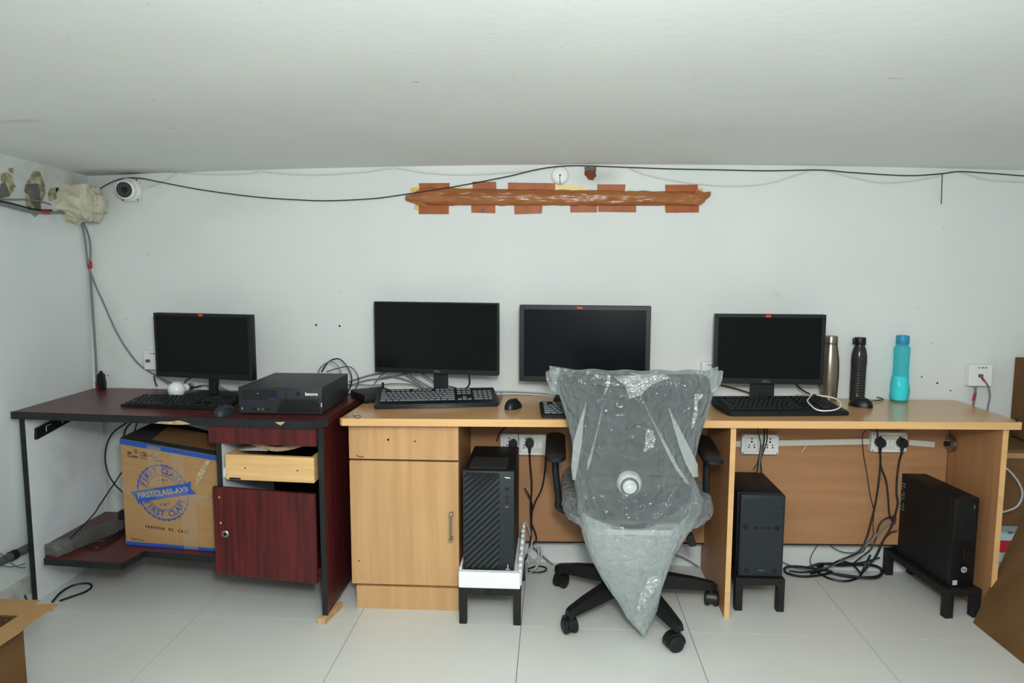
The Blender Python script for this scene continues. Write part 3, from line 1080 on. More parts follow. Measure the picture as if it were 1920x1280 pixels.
link('seam', box(B(), .0, W_ * .99, -.0008, .001, .057, .0585), M['dark_gap'], fr_, False)
link('logo', letter(B(), 'lenovo', .017, (W_ * .875, -.0009, .077), bold=.0006), M['paper'], fr_, False, label='white lettering')
link('blue_stripe', box(B(), W_ * .37, W_ * .46, -.0025, .001, .057, .0595), M['blue_l'], fr_, False)
link('lower_cover', prism(B(), [(.006, .006), (W_ * .45, .006), (W_ * .51, .055), (.006, .055)], -.003, .001, 'y'), M['char'], fr_, False)
for i, (dx, m_) in enumerate(((.245, 'led'), (.293, 'orange'))):
    link('audio_jack', lathe(B(), [(.0042, -.003), (.0042, -.0045), (.002, -.0045), (.0015, -.003)], (W_ * dx, 0, .020), 12, 'y'), M['metal'], fr_, False)
for dx in (.16, .34):
    link('usb_port', box(B(), W_ * dx, W_ * dx + .014, -.0036, -.002, .016, .022), M['dark_gap'], fr_, False)
link('status_light', box(B(), W_ * .04, W_ * .052, -.0036, -.002, .019, .025), M['led'], fr_, False)
for r_ in range(7):
    z = .010 + r_ * .0066
    for c_ in range(18):
        x = W_ * (.475 + .0 + .008 * r_) + c_ * .0086
        if x + .0062 > W_ * .975:
            continue
        bm = box(B(), x, x + .0062, -.0016, .001, z, z + .0042)
        link('vent_hole', bm, M['dark_gap'], fr_, False)
link('sticker', box(B(), W_ * .985, W_ * .997, -.0008, .001, .030, .045), M['led'], fr_, False)

# mini computer
m_ = at(700, 748, z=ZT2)
mc = thing('mini_computer', 'small square black mini computer behind the slate keyboard', 'computer', (-.735, -.165, ZT2), .62)
link('case', box(B(), -.068, .075, -.078, .085, .003, .035, .006, 3), M['blk_matte'], mc, False, True)
link('base', box(B(), -.062, .069, -.072, .079, 0, .004), M['blk'], mc, False)
link('front_port', box(B(), -.0695, -.067, -.05, -.036, .013, .022), M['dark_gap'], mc, False)
link('front_port', box(B(), -.0695, -.067, -.025, -.011, .013, .022), M['dark_gap'], mc, False)
link('power_button', lathe(B(), [(.006, -.0695), (.005, -.0705)], (0, .04, .018), 12, 'x'), M['char'], mc, False)
link('antenna', lathe(B(), [(.005, 0), (.005, .018), (.002, .02)], (.07, .07, .034), 10, 'z'), M['blk'], mc, False)

# bulb
c = at(331, 727, y=-.22)
bl = thing('light_bulb', 'white round light bulb lying beside the smallest monitor', 'bulb', (c.x, c.y, ZT1), 0)
R_ = .0335
prof = []
for i in range(15):
    a_ = PI * i / 14 * .80
    prof.append((max(R_ * math.sin(a_), .0005), -R_ * math.cos(a_)))
prof += [(.0155, R_ * .86), (.0155, R_ * 1.0)]
q = Vector((.45, .88, .05)).normalized()
rot = Vector((0, 0, 1)).rotation_difference(q).to_matrix().to_4x4()
g = lathe(B(), prof, (0, 0, 0), 24)
bmesh.ops.transform(g, matrix=Matrix.Translation((0, 0, R_ + .001)) @ rot, verts=g.verts)
link('globe', g, M['bulb'], bl, False, True)
g = lathe(B(), [(.0165, R_ * .88), (.0175, R_ * 1.2), (.0135, R_ * 1.5)], (0, 0, 0), 20)
bmesh.ops.transform(g, matrix=Matrix.Translation((0, 0, R_ + .001)) @ rot, verts=g.verts)
link('collar', g, M['white_p'], bl, False, True)
g = lathe(B(), [(.012, R_ * 1.7), (.013, R_ * 1.8), (.012, R_ * 1.95), (.013, R_ * 2.05), (.012, R_ * 2.2), (.006, R_ * 2.3)], (0, 0, 0), 20)
bmesh.ops.transform(g, matrix=Matrix.Translation((0, 0, R_ + .001)) @ rot, verts=g.verts)
link('cap', g, M['metal'], bl, False, True)

# black clamp at the desk corner
c = at(195, 727, z=ZT1)
cl = thing('table_clamp', 'small black clamp standing in the back left corner of the mahogany desk', 'clamp', (-1.965, -.045, ZT1))
link('clamp_body', prism(B(), [(-.013, 0), (.015, 0), (.017, .03), (.012, .05), (.015, .062), (.004, .072), (-.013, .068), (-.016, .03)], -.012, .012, 'y', .003), M['blk'], cl, False, True)
link('screw_knob', lathe(B(), [(.006, 0), (.008, .004), (.006, .010)], (0, 0, .070), 10), M['blk2'], cl, False, True)

# ------------------------------------------------------------------ bottles
c = at(1543, 738, z=ZT2)
fk = thing('steel_flask', 'tall brushed steel flask standing behind the right monitor', 'bottle', (1.128, -.045, ZT2))
link('body', lathe(B(), [(.030, 0), (.033, .002), (.0335, .02), (.035, .05), (.0365, .10), (.0362, .13), (.034, .17), (.030, .20), (.026, .225), (.0255, .232)], (0, 0, 0), 28), M['steel_b'], fk, False, True)
link('seal_ring', lathe(B(), [(.0245, .231), (.0245, .236)], (0, 0, 0), 24), M['blk'], fk, False)
link('cap', lathe(B(), [(.0255, .235), (.0255, .262), (.024, .265)], (0, 0, 0), 28), M['steel_b'], fk, False, True)
db = thing('smoked_bottle', 'smoked dark grey plastic bottle with ribbed lower half', 'bottle', (1.243, -.045, ZT2))
prof = [(.026, 0), (.029, .003), (.029, .022)]
for i in range(10):
    z = .026 + i * .0105
    prof += [(.0278, z), (.0300, z + .0045), (.0300, z + .0060)]
prof += [(.0285, .137), (.0300, .142), (.0305, .165), (.0290, .190), (.0245, .212), (.0185, .226), (.0185, .232)]
link('body', lathe(B(), prof, (0, 0, 0), 28), M['smoke'], db, False, True)
link('contents', lathe(B(), [(.022, .004), (.025, .02), (.025, .12), (.025, .135)], (0, 0, 0), 24), M['darkbottle'], db, False, True)
cp = lathe(B(), [(.0215, .229), (.0225, .231), (.0225, .256), (.021, .259)], (0, 0, 0), 28)
box(cp, -.028, -.018, -.008, .008, .231, .256, .002)
link('cap', cp, M['blk'], db, False, True)
tb = thing('turquoise_bottle', 'turquoise plastic bottle half full of water at the right end of the desk', 'bottle', (1.404, -.060, ZT2))


def twist_body(z0, z1, m, name):
    bm = B()
    key = [(0, .030), (.004, .0335), (.03, .0355), (.06, .0350), (.09, .0318), (.115, .0300), (.14, .0292), (.19, .0298), (.215, .0308), (.224, .029), (.232, .0205), (.240, .0195)]

    def rad(z):
        for (a, ra), (b2, rb) in zip(key, key[1:]):
            if a <= z <= b2:
                t = (z - a) / (b2 - a)
                t = t * t * (3 - 2 * t)
                return ra + (rb - ra) * t
        return key[-1][1]
    seg, n = 36, 44
    rings = []
    for j in range(n + 1):
        z = z0 + (z1 - z0) * j / n
        ring = []
        for i in range(seg):
            a_ = 2 * PI * i / seg
            r_ = rad(z)
            if z < .115:
                r_ += .0016 * math.sin(5 * a_ + z * 85) * min(1, z / .01) * min(1, (.115 - z) / .02)
            ring.append(bm.verts.new((r_ * math.cos(a_), r_ * math.sin(a_), z)))
        rings.append(ring)
    for a, b2 in zip(rings, rings[1:]):
        for i in range(seg):
            bm.faces.new((a[i], a[(i + 1) % seg], b2[(i + 1) % seg], b2[i]))
    bm.faces.new(rings[0][::-1])
    bm.faces.new(rings[-1])
    return link(name, bm, m, tb, False, True)


twist_body(0, .240, M['turq'], 'body')
wt = lathe(B(), [(.024, .006), (.030, .010), (.0325, .03), (.032, .06), (.029, .085), (.0275, .105)], (0, 0, 0), 28)
link('water', wt, M['water_lit'], tb, False, True)
cp = lathe(B(), [(.0235, .236), (.0245, .238), (.0245, .266), (.0225, .270)], (0, 0, 0), 30)
link('cap', cp, M['turq_cap'], tb, False, True)

# ------------------------------------------------------------------ computers on stands
def stand(label, x0, x1, y0, y1, h, rz=0, leg=.025, loc=None, open_top=False, rail=.03):
    t = thing('cpu_stand', label, 'stand', loc or ((x0 + x1) / 2, (y0 + y1) / 2, 0), rz, group='black wooden computer stands')
    W_, D_ = x1 - x0, y1 - y0
    hx, hy = W_ / 2, D_ / 2
    for sx in (-1, 1):
        for sy in (-1, 1):
            cx, cy = sx * (hx - leg / 2), sy * (hy - leg / 2)
            link('leg', box(B(), cx - leg / 2, cx + leg / 2, cy - leg / 2, cy + leg / 2, 0, h - rail, .0015), M['blackwood'], t, False)
    for sy in (-1, 1):
        link('rail', box(B(), -hx, hx, sy * hy - (leg if sy > 0 else 0), sy * hy + (leg if sy < 0 else 0), h - rail, h, .0015), M['blackwood'], t, False)
    for sx in (-1, 1):
        link('rail', box(B(), sx * hx - (leg if sx > 0 else 0), sx * hx + (leg if sx < 0 else 0), -hy + leg, hy - leg, h - rail, h - .0005, .0015), M['blackwood'], t, False)
    link('slat', box(B(), -hx + leg, hx - leg, -.03, .03, h - .02, h - .004), M['blackwood'], t, False)
    return t


stand('black wooden stand under the striped tower and its white foam tray', -.333, -.110, -.562, -.17, .140, leg=.027, rail=.028)
stand('black wooden stand under the small black tower in the middle bay', .690, .872, -.398, -.09, .128, leg=.028, rail=.026)
HPR = .13
HPC = (1.492, -.205, 0)
stand('black wooden stand under the big black tower by the right end of the desk', 0, .135, 0, .40, .110, rz=HPR, leg=.030, loc=HPC, rail=.024)

# foam tray + striped tower
ft = thing('foam_tray', 'white foam packing tray on a stand under the striped tower', 'tray', (-.222, -.36, .140))
fz = .140
link('tray_floor', box(B(), -.330, -.116, -.555, -.19, fz, fz + .042), M['foam'], ft)
link('front_rim', box(B(), -.334, -.112, -.570, -.545, fz, fz + .060, .004), M['foam'], ft)
link('left_rim', box(B(), -.334, -.326, -.545, -.19, fz + .0, fz + .065, .002), M['foam'], ft)
rr = B()
random.seed(3)
n = 9
for i in range(n):
    y0_ = -.545 + .36 * i / n
    y1_ = -.545 + .36 * (i + 1) / n
    h_ = .062 + .05 * (i / n) + random.uniform(-.004, .004)
    box(rr, -.124 + random.uniform(0, .004), -.108, y0_ + .001, y1_ - .001, fz, fz + h_, .004)
o = link('right_rim', rr, M['foam'], ft, label='crumbling white foam rim')
T1 = thing('tower_computer', 'tall black tower with diagonal stripes on its front standing in a foam tray', 'computer', (-.229, -.34, .183))
tx0, tx1, ty0, ty1, tz0, tz1 = -.321, -.136, -.535, -.17, .183, .560
link('case', box(B(), tx0 + .002, tx1 - .001, ty0 + .02, ty1, tz0 + .008, tz1 - .001, .003), M['blk_matte'], T1, smooth=True)
fp = link('front_panel', box(B(), tx0, tx1, ty0, ty0 + .022, tz0 + .008, tz1 + .002, .004), M['char'], T1, smooth=True)
link('front_recess', box(B(), tx0 + .004, tx0 + .132, ty0 - .0008, ty0 + .002, tz0 + .014, tz1 - .004), mat('stripe_recess', (20, 23, 25), .6, .25), fp)
for fx in (tx0 + .03, tx1 - .03):
    for fy in (ty0 + .05, ty1 - .05):
        link('foot', lathe(B(), [(.014, tz0), (.012, tz0 + .009)], (fx, fy, 0), 12), M['blk'], T1)
link('top_grille', box(B(), tx0 + .018, tx1 - .03, ty0 + .045, ty0 + .19, tz1 - .002, tz1 + .0012), M['char_top'], T1)
# stripes on the front: ribs running up to the right
sx0, sx1 = tx0 + .004, tx0 + .132
for i in range(-7, 18):
    z0_ = tz0 + .010 + i * .0235
    # rib from (sx0,z0_) to (sx1, z0_+0.14), clipped to the panel
    sl = .98
    lo_z, hi_z = tz0 + .014, tz1 - .004
    xa, xb = sx0, sx1
    za, zb = z0_, z0_ + sl * (xb - xa)
    if zb < lo_z or za > hi_z:
        continue
    if za < lo_z:
        xa = xa + (lo_z - za) / sl
        za = lo_z
    if zb > hi_z:
        xb = xb - (zb - hi_z) / sl
        zb = hi_z
    if xb - xa < .004:
        continue
    n_ = Vector((-sl, 1)).normalized() * .0028
    link('rib', prism(B(), [(xa, za), (xb, zb), (xb, min(zb + .012, hi_z)), (xa, min(za + .012, hi_z))], ty0 - .0035, ty0 + .001, 'y'), M['rib'], fp)
link('logo', prism(B(), [(tx1 - .037, tz1 - .0185), (tx1 - .026, tz1 - .0185), (tx1 - .014, tz1 - .0205), (tx1 - .014, tz1 - .0230), (tx1 - .028, tz1 - .0225)], ty0 - .0008, ty0 + .001, 'y'), M['paper'], fp, label='thin white emblem')
for dz, r in ((.062, .0075),):
    link('power_button', lathe(B(), [(r, -.0005), (r * .85, -.002)], (tx1 - .026, ty0, tz1 - dz), 16, 'y'), M['blk'], fp)
for dz in (.088, .098, .112):
    link('port', box(B(), tx1 - .033, tx1 - .019, ty0 - .0012, ty0 + .001, tz1 - dz - .004, tz1 - dz), M['blk'], fp)
link('port', box(B(), tx1 - .033, tx1 - .020, ty0 - .0012, ty0 + .001, tz1 - .130, tz1 - .126), M['ink_g'], fp)
lg = B()
box(lg, tx1 - .024, tx1 - .021, ty0 - .001, ty0 + .001, tz0 + .014, tz0 + .034)
box(lg, tx1 - .030, tx1 - .016, ty0 - .001, ty0 + .001, tz0 + .014, tz0 + .018)
link('sticker', lg, M['led'], fp)

# small tower in the middle bay
T2 = thing('tower_computer', 'small black tower with blank front in the middle bay of the desk', 'computer', (.785, -.23, .128))
ux0, ux1, uy0, uy1, uz0, uz1 = .700, .864, -.388, -.09, .128, .448
link('case', box(B(), ux0 - .004, ux1 - .002, uy0 + .03, uy1, uz0 + .004, uz1, .003), M['blk_matte'], T2, smooth=True)
fp = link('front_panel', box(B(), ux0, ux1, uy0, uy0 + .032, uz0 + .003, uz1, .006, 3), M['char'], T2, smooth=True)
for z in (uz1 - .046, uz1 - .078):
    link('bay_cover', box(B(), ux0 + .010, ux1 - .008, uy0 - .0016, uy0 + .002, z, z + .029, .001), M['char'], fp)
link('bay_cover', box(B(), ux0 + .010, ux1 - .008, uy0 - .0012, uy0 + .002, uz0 + .018, uz1 - .082, .001), M['char'], fp)
for fx in (ux0 + .022, ux1 - .028):
    link('round_button', lathe(B(), [(.010, -.001), (.009, -.004), (.006, -.0045)], (fx, uy0, uz1 - .126), 18, 'y'), M['blk'], fp, smooth=True)
for dx in (.05, .075, .10):
    link('port', box(B(), ux0 + dx, ux0 + dx + .014, uy0 - .002, uy0, uz1 - .129, uz1 - .124), M['dark_gap'], fp)
link('logo', box(box(B(), ux0 + .056, ux0 + .062, uy0 - .0018, uy0, uz1 - .175, uz1 - .168), ux0 + .066, ux0 + .100, uy0 - .0018, uy0, uz1 - .1745, uz1 - .1705), M['rib'], fp)
link('logo', box(B(), ux0 + .074, ux0 + .094, uy0 - .0018, uy0, uz0 + .028, uz0 + .031), M['ink_g'], fp)
for fx in (ux0 + .03, ux1 - .03):
    link('foot_pad', box(B(), fx - .008, fx + .008, uy0 - .002, uy0 + .01, uz0 + .020, uz0 + .036, .001), M['blk'], fp)

# big tower at the right (rotated)
T3 = thing('tower_computer', 'big plain black tower near the right end of the desk with a round white emblem', 'computer', (HPC[0], HPC[1], .110), HPR)
hw, hd, hh = .048, .178, .340
link('case', box(B(), -hw + .001, hw, -hd + .022, hd, .003, hh, .002), M['blk_matte'], T3, False, True)
fp = link('front_panel', box(B(), -hw, hw, -hd - .002, -hd + .022, .001, hh + .001, .004), M['blk'], T3, False, True)
link('drive_slot', box(B(), -.022, hw - .010, -hd - .0035, -hd, .180, hh - .014, .001), M['blk2'], fp, False)
link('drive_mark', box(B(), .026, .030, -hd - .0040, -hd - .003, hh - .040, hh - .026), M['ink_g'], fp, False)
for i in range(4):
    link('port', box(B(), .000, .006, -hd - .0034, -hd, .105 + i * .012, .113 + i * .012), M['char'], fp, False)
for i in range(3):
    link('port', box(B(), .014, .018, -hd - .0034, -hd, .100 + i * .013, .108 + i * .013), M['char'], fp, False)
em = link('emblem', lathe(B(), [(.0115, -hd - .001), (.0110, -hd - .0036)], (.006, 0, .068), 24, 'y'), M['led'], fp, False, True, label='round white emblem')
link('lettering', letter(B(), 'hp', .017, (.006, -hd - .0042, .0695), bold=.0003), M['blk'], em, False)
em.parent = fp
st = link('sticker', box(B(), -.035, -.017, -hd - .003, -hd, .010, .028), M['led'], fp, False, label='small pale blue sticker')
for i in range(10):
    for j in range(3):
        if (i + j) % 4 != 3:
            link('vent_slot', box(B(), -hw - .0006, -hw + .002, hd - .066 + j * .016, hd - .056 + j * .016, .190 + i * .012, .1965 + i * .012), M['ink_g'], T3, False)
link('top_label', box(B(), -hw + .02, hw - .02, hd - .02, hd - .006, hh, hh + .0008), M['char'], T3, False)

# ------------------------------------------------------------------ printed carton on the low shelf
a = at(237, 1023, z=SHZ)
b = at(402, 1034, z=SHZ)
BX0, BX1 = -1.668, -1.236
BY = -.405
cb = thing('carton', 'brown cardboard computer case carton with blue seal on the lower shelf', 'box', (-1.43, -.28, SHZ))
bh = .372
ya = lambda x: BY - .05 * (x - BX0) / (BX1 - BX0)
body = B()
prism(body, [(BX0, ya(BX0)), (BX1, ya(BX1)), (BX1, -.20), (BX0 + .03, -.20)], SHZ, SHZ + bh, 'z', .0015)
for v in body.verts:
    v.co.z += .052 * (1 if v.co.z > SHZ + .2 and v.co.x < -1.4 else 0)
link('carton_body', body, M['card'], cb)


def on_card(u, v, off=.0012):
    """u across, v up on the carton front, both in 0..1"""
    xl_ = BX0
    x = xl_ + (BX1 - xl_) * u
    zt = bh + .052 * (1 - u)
    return Vector((x, ya(BX0) + (ya(BX1) - ya(BX0)) * u - off, SHZ + zt * v))


def strip(bm, u0, v0, u1, v1, off=.0012):
    q = [on_card(u0, v0, off), on_card(u1, v0, off), on_card(u1, v1, off), on_card(u0, v1, off)]
    return ngon_plate(bm, q, .0006, (0, -1, 0))


link('blue_band', strip(B(), 0, .003, 1, .034), M['card_blue'], cb, label='blue printed band')
link('blue_band', strip(B(), 0, .952, 1, .998), M['card_blue'], cb, label='blue printed band')
tflap = B()
ngon_plate(tflap, [on_card(0, 1.0, -.001), on_card(.98, 1.0, -.001), on_card(.98, 1.0, -.001) + Vector((-.02, .20, .012)), on_card(0, 1.0, -.001) + Vector((.06, .20, .035))], .003, (0, 0, 1))
link('top_flap', tflap, M['card_in'], cb, label='dark blue printed top flap')
ff = B()
ngon_plate(ff, [on_card(.28, 1.0, -.03) + Vector((0, 0, .008)), on_card(.98, 1.0, -.03) + Vector((0, 0, .010)), on_card(.98, 1.0, -.10) + Vector((0, 0, .045)), on_card(.34, 1.0, -.10) + Vector((0, 0, .045))], .003, (0, 0, 1))
link('raised_flap', ff, M['card_b'], cb)
# clear packing tape over the front
for (u0, v0, u1, v1) in ((.27, .0, .41, .99), (.56, .0, .72, .95)):
    pass
tp = clear_plastic('packing_tape', (250, 244, 232), .90, .12)
link('packing_tape', strip(B(), .27, .60, .40, .985, .0020), tp, cb)
link('packing_tape', strip(B(), .50, .64, .62, .95, .0020), tp, cb)
link('packing_tape', strip(B(), .58, .005, .72, .56, .0020), tp, cb)
link('packing_tape', strip(B(), .0, .49, 1.0, .57, .0026), tp, cb)
link('torn_patch', ngon_plate(B(), [on_card(*q, .0028) for q in ((.85, .95), (.875, .94), (.80, .76), (.73, .66), (.74, .78))], .0006, (0, -1, 0)), M['chip'], cb, label='pale torn tape patch')
# the seal: scalloped ring, arcs of letters, banner
sc_u, sc_v = .400, .545
cc = on_card(sc_u, sc_v, .0016)
Xd = (on_card(1, .5) - on_card(0, .5)).normalized()
Yd = Vector((0, 0, 1))
R0 = .112


def sp(r, a_, lift=0):
    return cc + Xd * (r * math.cos(a_)) + Yd * (r * math.sin(a_)) + Vector((0, -lift, 0))


def ring(bm, r0, r1, n=96, scal=0, lift=0, a0=0, a1=2 * PI):
    A_ = []
    for i in range(n + 1):
        a_ = a0 + (a1 - a0) * i / n
        ro = r1 + scal * abs(math.sin(a_ * 15))
        A_.append((bm.verts.new(sp(r0, a_, lift)), bm.verts.new(sp(ro, a_, lift))))
    for p, q in zip(A_, A_[1:]):
        bm.faces.new((p[0], q[0], q[1], p[1]))
    return bm


seal = ring(B(), R0 * .93, R0 * .955, 180, .006)
ring(seal, R0 * .60, R0 * .62)
so = link('seal', seal, M['print_blue'], cb, label='round blue seal printed on the front')


def arc_text(s, r, mid, span, size, flip=False):
    bm = B()
    n = len(s)
    for i, ch in enumerate(s):
        if ch == ' ':
            continue
        t = (i - (n - 1) / 2) / (n - 1)
        a_ = mid - span * t if not flip else mid + span * t
        vs_, fs = glyphs(ch, size, bold=.0007)
        ang = a_ - PI / 2 if not flip else a_ + PI / 2
        X_ = Xd * math.cos(ang) + Yd * math.sin(ang)
        Y_ = -Xd * math.sin(ang) + Yd * math.cos(ang)
        o_ = sp(r, a_)
        nv = [bm.verts.new(o_ + X_ * v.x + Y_ * v.y) for v in vs_]
        for f in fs:
            bm.faces.new([nv[k_] for k_ in f])
    return bm


BANG = .235
link('lettering', arc_text('FIRST CLASS', R0 * .765, PI / 2 + BANG * .6, 2.25, .033), M['print_blue'], so)
link('lettering', arc_text('FIRST CLASS', R0 * .765, -PI / 2 + BANG * .6, 2.25, .033, True), M['print_blue'], so)
bdx = Xd * math.cos(BANG) + Yd * math.sin(BANG)
bdy = -Xd * math.sin(BANG) + Yd * math.cos(BANG)
hb_ = .0235
ban = [(-.118, -hb_), (.106, -hb_), (.127, .004), (.112, .004 + hb_ * .9), (.112, hb_), (-.112, hb_ - .002), (-.124, hb_), (-.108, 0)]
ban = [(-.118, -hb_ * 1.35), (-.104, -hb_), (.140, -hb_ * .85), (.124, .002), (.132, hb_ * 1.3), (.112, hb_), (-.140, hb_ * .85), (-.122, -.002)]
bo = Vector((0, -.0008, 0))
link('banner', ngon_plate(B(), [cc + bo + bdx * x + bdy * y for x, y in ban], .0005, (0, -1, 0)), M['print_blue'], so)
link('lettering', letter(B(), 'FIRSTCLASS-AX9', .0300, cc + Vector((0, -.0018, 0)), bdx, bdy, bold=.0006), M['ink_card'], so, label='pale lettering on the banner')


def star(bm, c_, r):
    P = []
    for i in range(10):
        a_ = PI / 2 + i * PI / 5
        rr_ = r if i % 2 == 0 else r * .42
        P.append(c_ + Xd * rr_ * math.cos(a_) + Yd * rr_ * math.sin(a_))
    bm.faces.new([bm.verts.new(p) for p in P])


for dx, dy, r in ((-.016, .047, .005), (.002, .050, .008), (.018, .052, .005), (-.012, -.048, .005), (.006, -.046, .008), (.020, -.040, .005)):
    bm = B()
    star(bm, cc + Xd * dx + Yd * dy, r)
    link('star', bm, M['print_blue'], so)
link('lettering', letter(B(), 'FASHION  PC  CASE', .0158, on_card(.42, .185), Xd, Yd, bold=.0005, space=1.35), M['ink'], cb, label='small black lettering')
link('lettering', letter(B(), 'fingers.co.in', .012, on_card(.055, .065), Xd, Yd, 'LEFT'), M['ink'], cb)
link('lettering', letter(B(), 'BIS', .015, on_card(.07, .880), Xd, Yd, 'LEFT', .0004), M['ink'], cb)
link('lettering', letter(B(), 'Certified', .0125, on_card(.07, .850), Xd, Yd, 'LEFT', .0003), M['ink'], cb)
link('printed_marks', strip(B(), .215, .902, .255, .909), M['ink'], cb)
link('lettering', letter(B(), 'USB 3.0', .0125, on_card(.215, .880), Xd, Yd, 'LEFT', .0003), M['ink'], cb)
link('lettering', letter(B(), 'Port', .0115, on_card(.215, .852), Xd, Yd, 'LEFT'), M['ink'], cb)
link('lettering', letter(B(), 'HD', .0125, on_card(.335, .880), Xd, Yd, 'LEFT'), M['ink'], cb)
link('lettering', letter(B(), 'Audio', .0125, on_card(.335, .852), Xd, Yd, 'LEFT', .0003), M['ink'], cb)
dl = B()
strip(dl, .199, .835, .2015, .925, .0012)
strip(dl, .318, .835, .3205, .925, .0012)
link('divider', dl, M['ink'], cb)
sb = B()
cs_ = on_card(.155, .905, .0012)
for i in range(12):
    a_ = i * PI / 6
    v1, v2 = Xd * math.cos(a_) + Yd * math.sin(a_), Xd * math.cos(a_ + .16) + Yd * math.sin(a_ + .16)
    sb.faces.new([sb.verts.new(cs_), sb.verts.new(cs_ + v1 * .0105), sb.verts.new(cs_ + v2 * .0105)])
link('sun_mark', sb, M['ink'], cb)
for pts in (((.82, .52), (.86, .555), (.93, .575), (.99, .59)), ((.86, .50), (.90, .525), (.95, .525), (.99, .515))):
    link('pen_mark', tube(B(), [on_card(*q, .0012) for q in pts], .0009, 4, 5), M['ink'], cb)

# ------------------------------------------------------------------ power strip on the shelf
s0, s1 = at(100, 1026, z=SHZ + .02), at(228, 978, z=SHZ + .02)
s0 = Vector((-1.878, -.53, SHZ))
s1 = Vector((-1.748, -.10, SHZ))
Ls = (s1 - s0).length
ang = math.atan2(s1.y - s0.y, s1.x - s0.x)
ps_ = thing('power_strip', 'long grey power strip lying on the lower shelf beside the carton', 'power strip', s0, ang)
link('strip_body', box(B(), 0, Ls, -.030, .030, .0, .038, .004), M['grey_p'], ps_, False, True)
link('clear_end', box(B(), -.006, .060, -.033, .033, .0, .043, .004), mat('dusty_end', (88, 88, 86), .4, .4, c2=(110, 110, 106), nscale=50), ps_, False, True)
for i in range(4):
    fx = .11 + i * .085
    link('pin_hole', lathe(B(), [(.003, .038), (.002, .0386)], (fx, .008, 0), 8), M['dark_gap'], ps_, False)
    link('pin_hole', lathe(B(), [(.003, .038), (.002, .0386)], (fx + .014, -.006, 0), 8), M['dark_gap'], ps_, False)
for i, fx in enumerate((Ls - .13, Ls - .06)):
    p = s0 + Vector((math.cos(ang), math.sin(ang), 0)) * fx
    t = thing('power_plug', 'black plug in the power strip, ' + ('nearer one' if i == 0 else 'farther one by the carton'), 'plug', (p.x, p.y, SHZ + .038), ang, group='black plugs in the power strip')
    link('plug_body', lathe(B(), [(.020, 0), (.022, .008), (.020, .030), (.010, .036)], (0, 0, 0), 16), M['blk_cab'], t, False, True)
    link('strain_relief', tube(B(), [(.012, 0, .018), (.032, -.006, .018), (.044, -.012, .016)], .006, 8), M['blk_cab'], t, False, True)

# ------------------------------------------------------------------ camera, boxes and fittings on the walls
p = at(252, 356, y=0)
cc_ = thing('dome_camera', 'white dome security camera on a square plate high in the left corner', 'camera', (p.x, 0, p.z))
link('mount_plate', box(B(), p.x - .052, p.x + .030, -.014, 0, p.z - .052, p.z + .048, .005), M['ivory'], cc_)
for dx, dz in ((-.044, .038), (.022, .040), (.022, -.044), (-.044, -.044)):
    link('screw', lathe(B(), [(.0035, -.0142), (.003, -.0155)], (p.x + dx, 0, p.z + dz), 10, 'y'), M['dark_gap'], cc_)
ax = Vector((.10, -1, -.10)).normalized()
rotc = Vector((0, 0, 1)).rotation_difference(ax).to_matrix().to_4x4()
org = Matrix.Translation((p.x - .010, -.012, p.z)) @ rotc
for nm, prof, m_, par in (('housing', [(.050, -.004), (.050, .014), (.046, .026), (.036, .034)], 'white_p', 0), ('turret', [(.036, .020), (.042, .032), (.042, .046), (.038, .054), (.033, .056)], 'white_p', 0),
                          ('lens_ring', [(.033, .053), (.033, .0568), (.014, .0562)], 'lens', 0), ('lens', [(.0135, .0555), (.012, .0585), (.004, .0595)], 'blk', 0)):
    g = lathe(B(), prof, (0, 0, 0), 28)
    bmesh.ops.transform(g, matrix=org, verts=g.verts)
    link(nm, g, M[m_], cc_, smooth=True)

# sheet-wrapped bundle in the corner
random.seed(11)
bmx = B()
c = at(135, 378, y=-.10)
sphere(bmx, (0, 0, 0), 1, 1, 1, 1, 90, 60)
from mathutils import noise
for v in bmx.verts:
    d = v.co.normalized()
    r = 1 + .22 * noise.noise(d * 2.1 + Vector((3, 1, 5))) + .10 * noise.noise(d * 5.2) + .10 * abs(noise.noise(d * 7 + Vector((7, 0, 2)))) + .05 * abs(noise.noise(d * 17)) + .16 * max(0, -d.z) * max(0, 1 - abs(d.x) * 1.4)
    e = .82
    v.co = Vector((math.copysign(abs(d.x) ** e, d.x) * .112 * r, d.y * .10 * r, math.copysign(abs(d.z) ** e, d.z) * .078 * r))
    if v.co.x > .03:
        f = (v.co.x - .03) / .08
        v.co.z += -.010 * f + .022 * f * math.sin(v.co.z * 140)
    v.co += Vector((c.x - .0, c.y - .0, c.z))
solo('wrapped_bundle', bmx, M['cloth'], 'cream plastic sheet bundled around cables in the upper left corner', 'bundle', smooth=True)

# round ceiling rose and brick hole
p = at(1050, 330, y=0)
rs = thing('ceiling_rose', 'round white junction box above the brown tape strip', 'junction box', (p.x, 0, p.z))
link('base', lathe(B(), [(.037, 0), (.037, -.010), (.034, -.016)], (p.x, 0, p.z), 32, 'y'), M['white_p'], rs, smooth=True)
link('cover', lathe(B(), [(.033, -.016), (.031, -.026), (.020, -.030), (.004, -.031)], (p.x, 0, p.z), 32, 'y'), M['white_p'], rs, smooth=True)
link('wire_hole', lathe(B(), [(.004, -.0308), (.003, -.0325)], (p.x, 0, p.z), 10, 'y'), M['dark_gap'], rs)
cable('short_wire', 'short dark wire hanging from the round white junction box', [(p.x, -.033, p.z), (p.x - .001, -.036, p.z - .010), (p.x + .001, -.030, p.z - .037)], .0014, mat('wire_slate', (70, 84, 104)), None, 'wire')
bh_ = jag([(1097, 316), (1117, 316), (1118, 330), (1113, 337), (1104, 337), (1096, 328)], 1.0, 9)
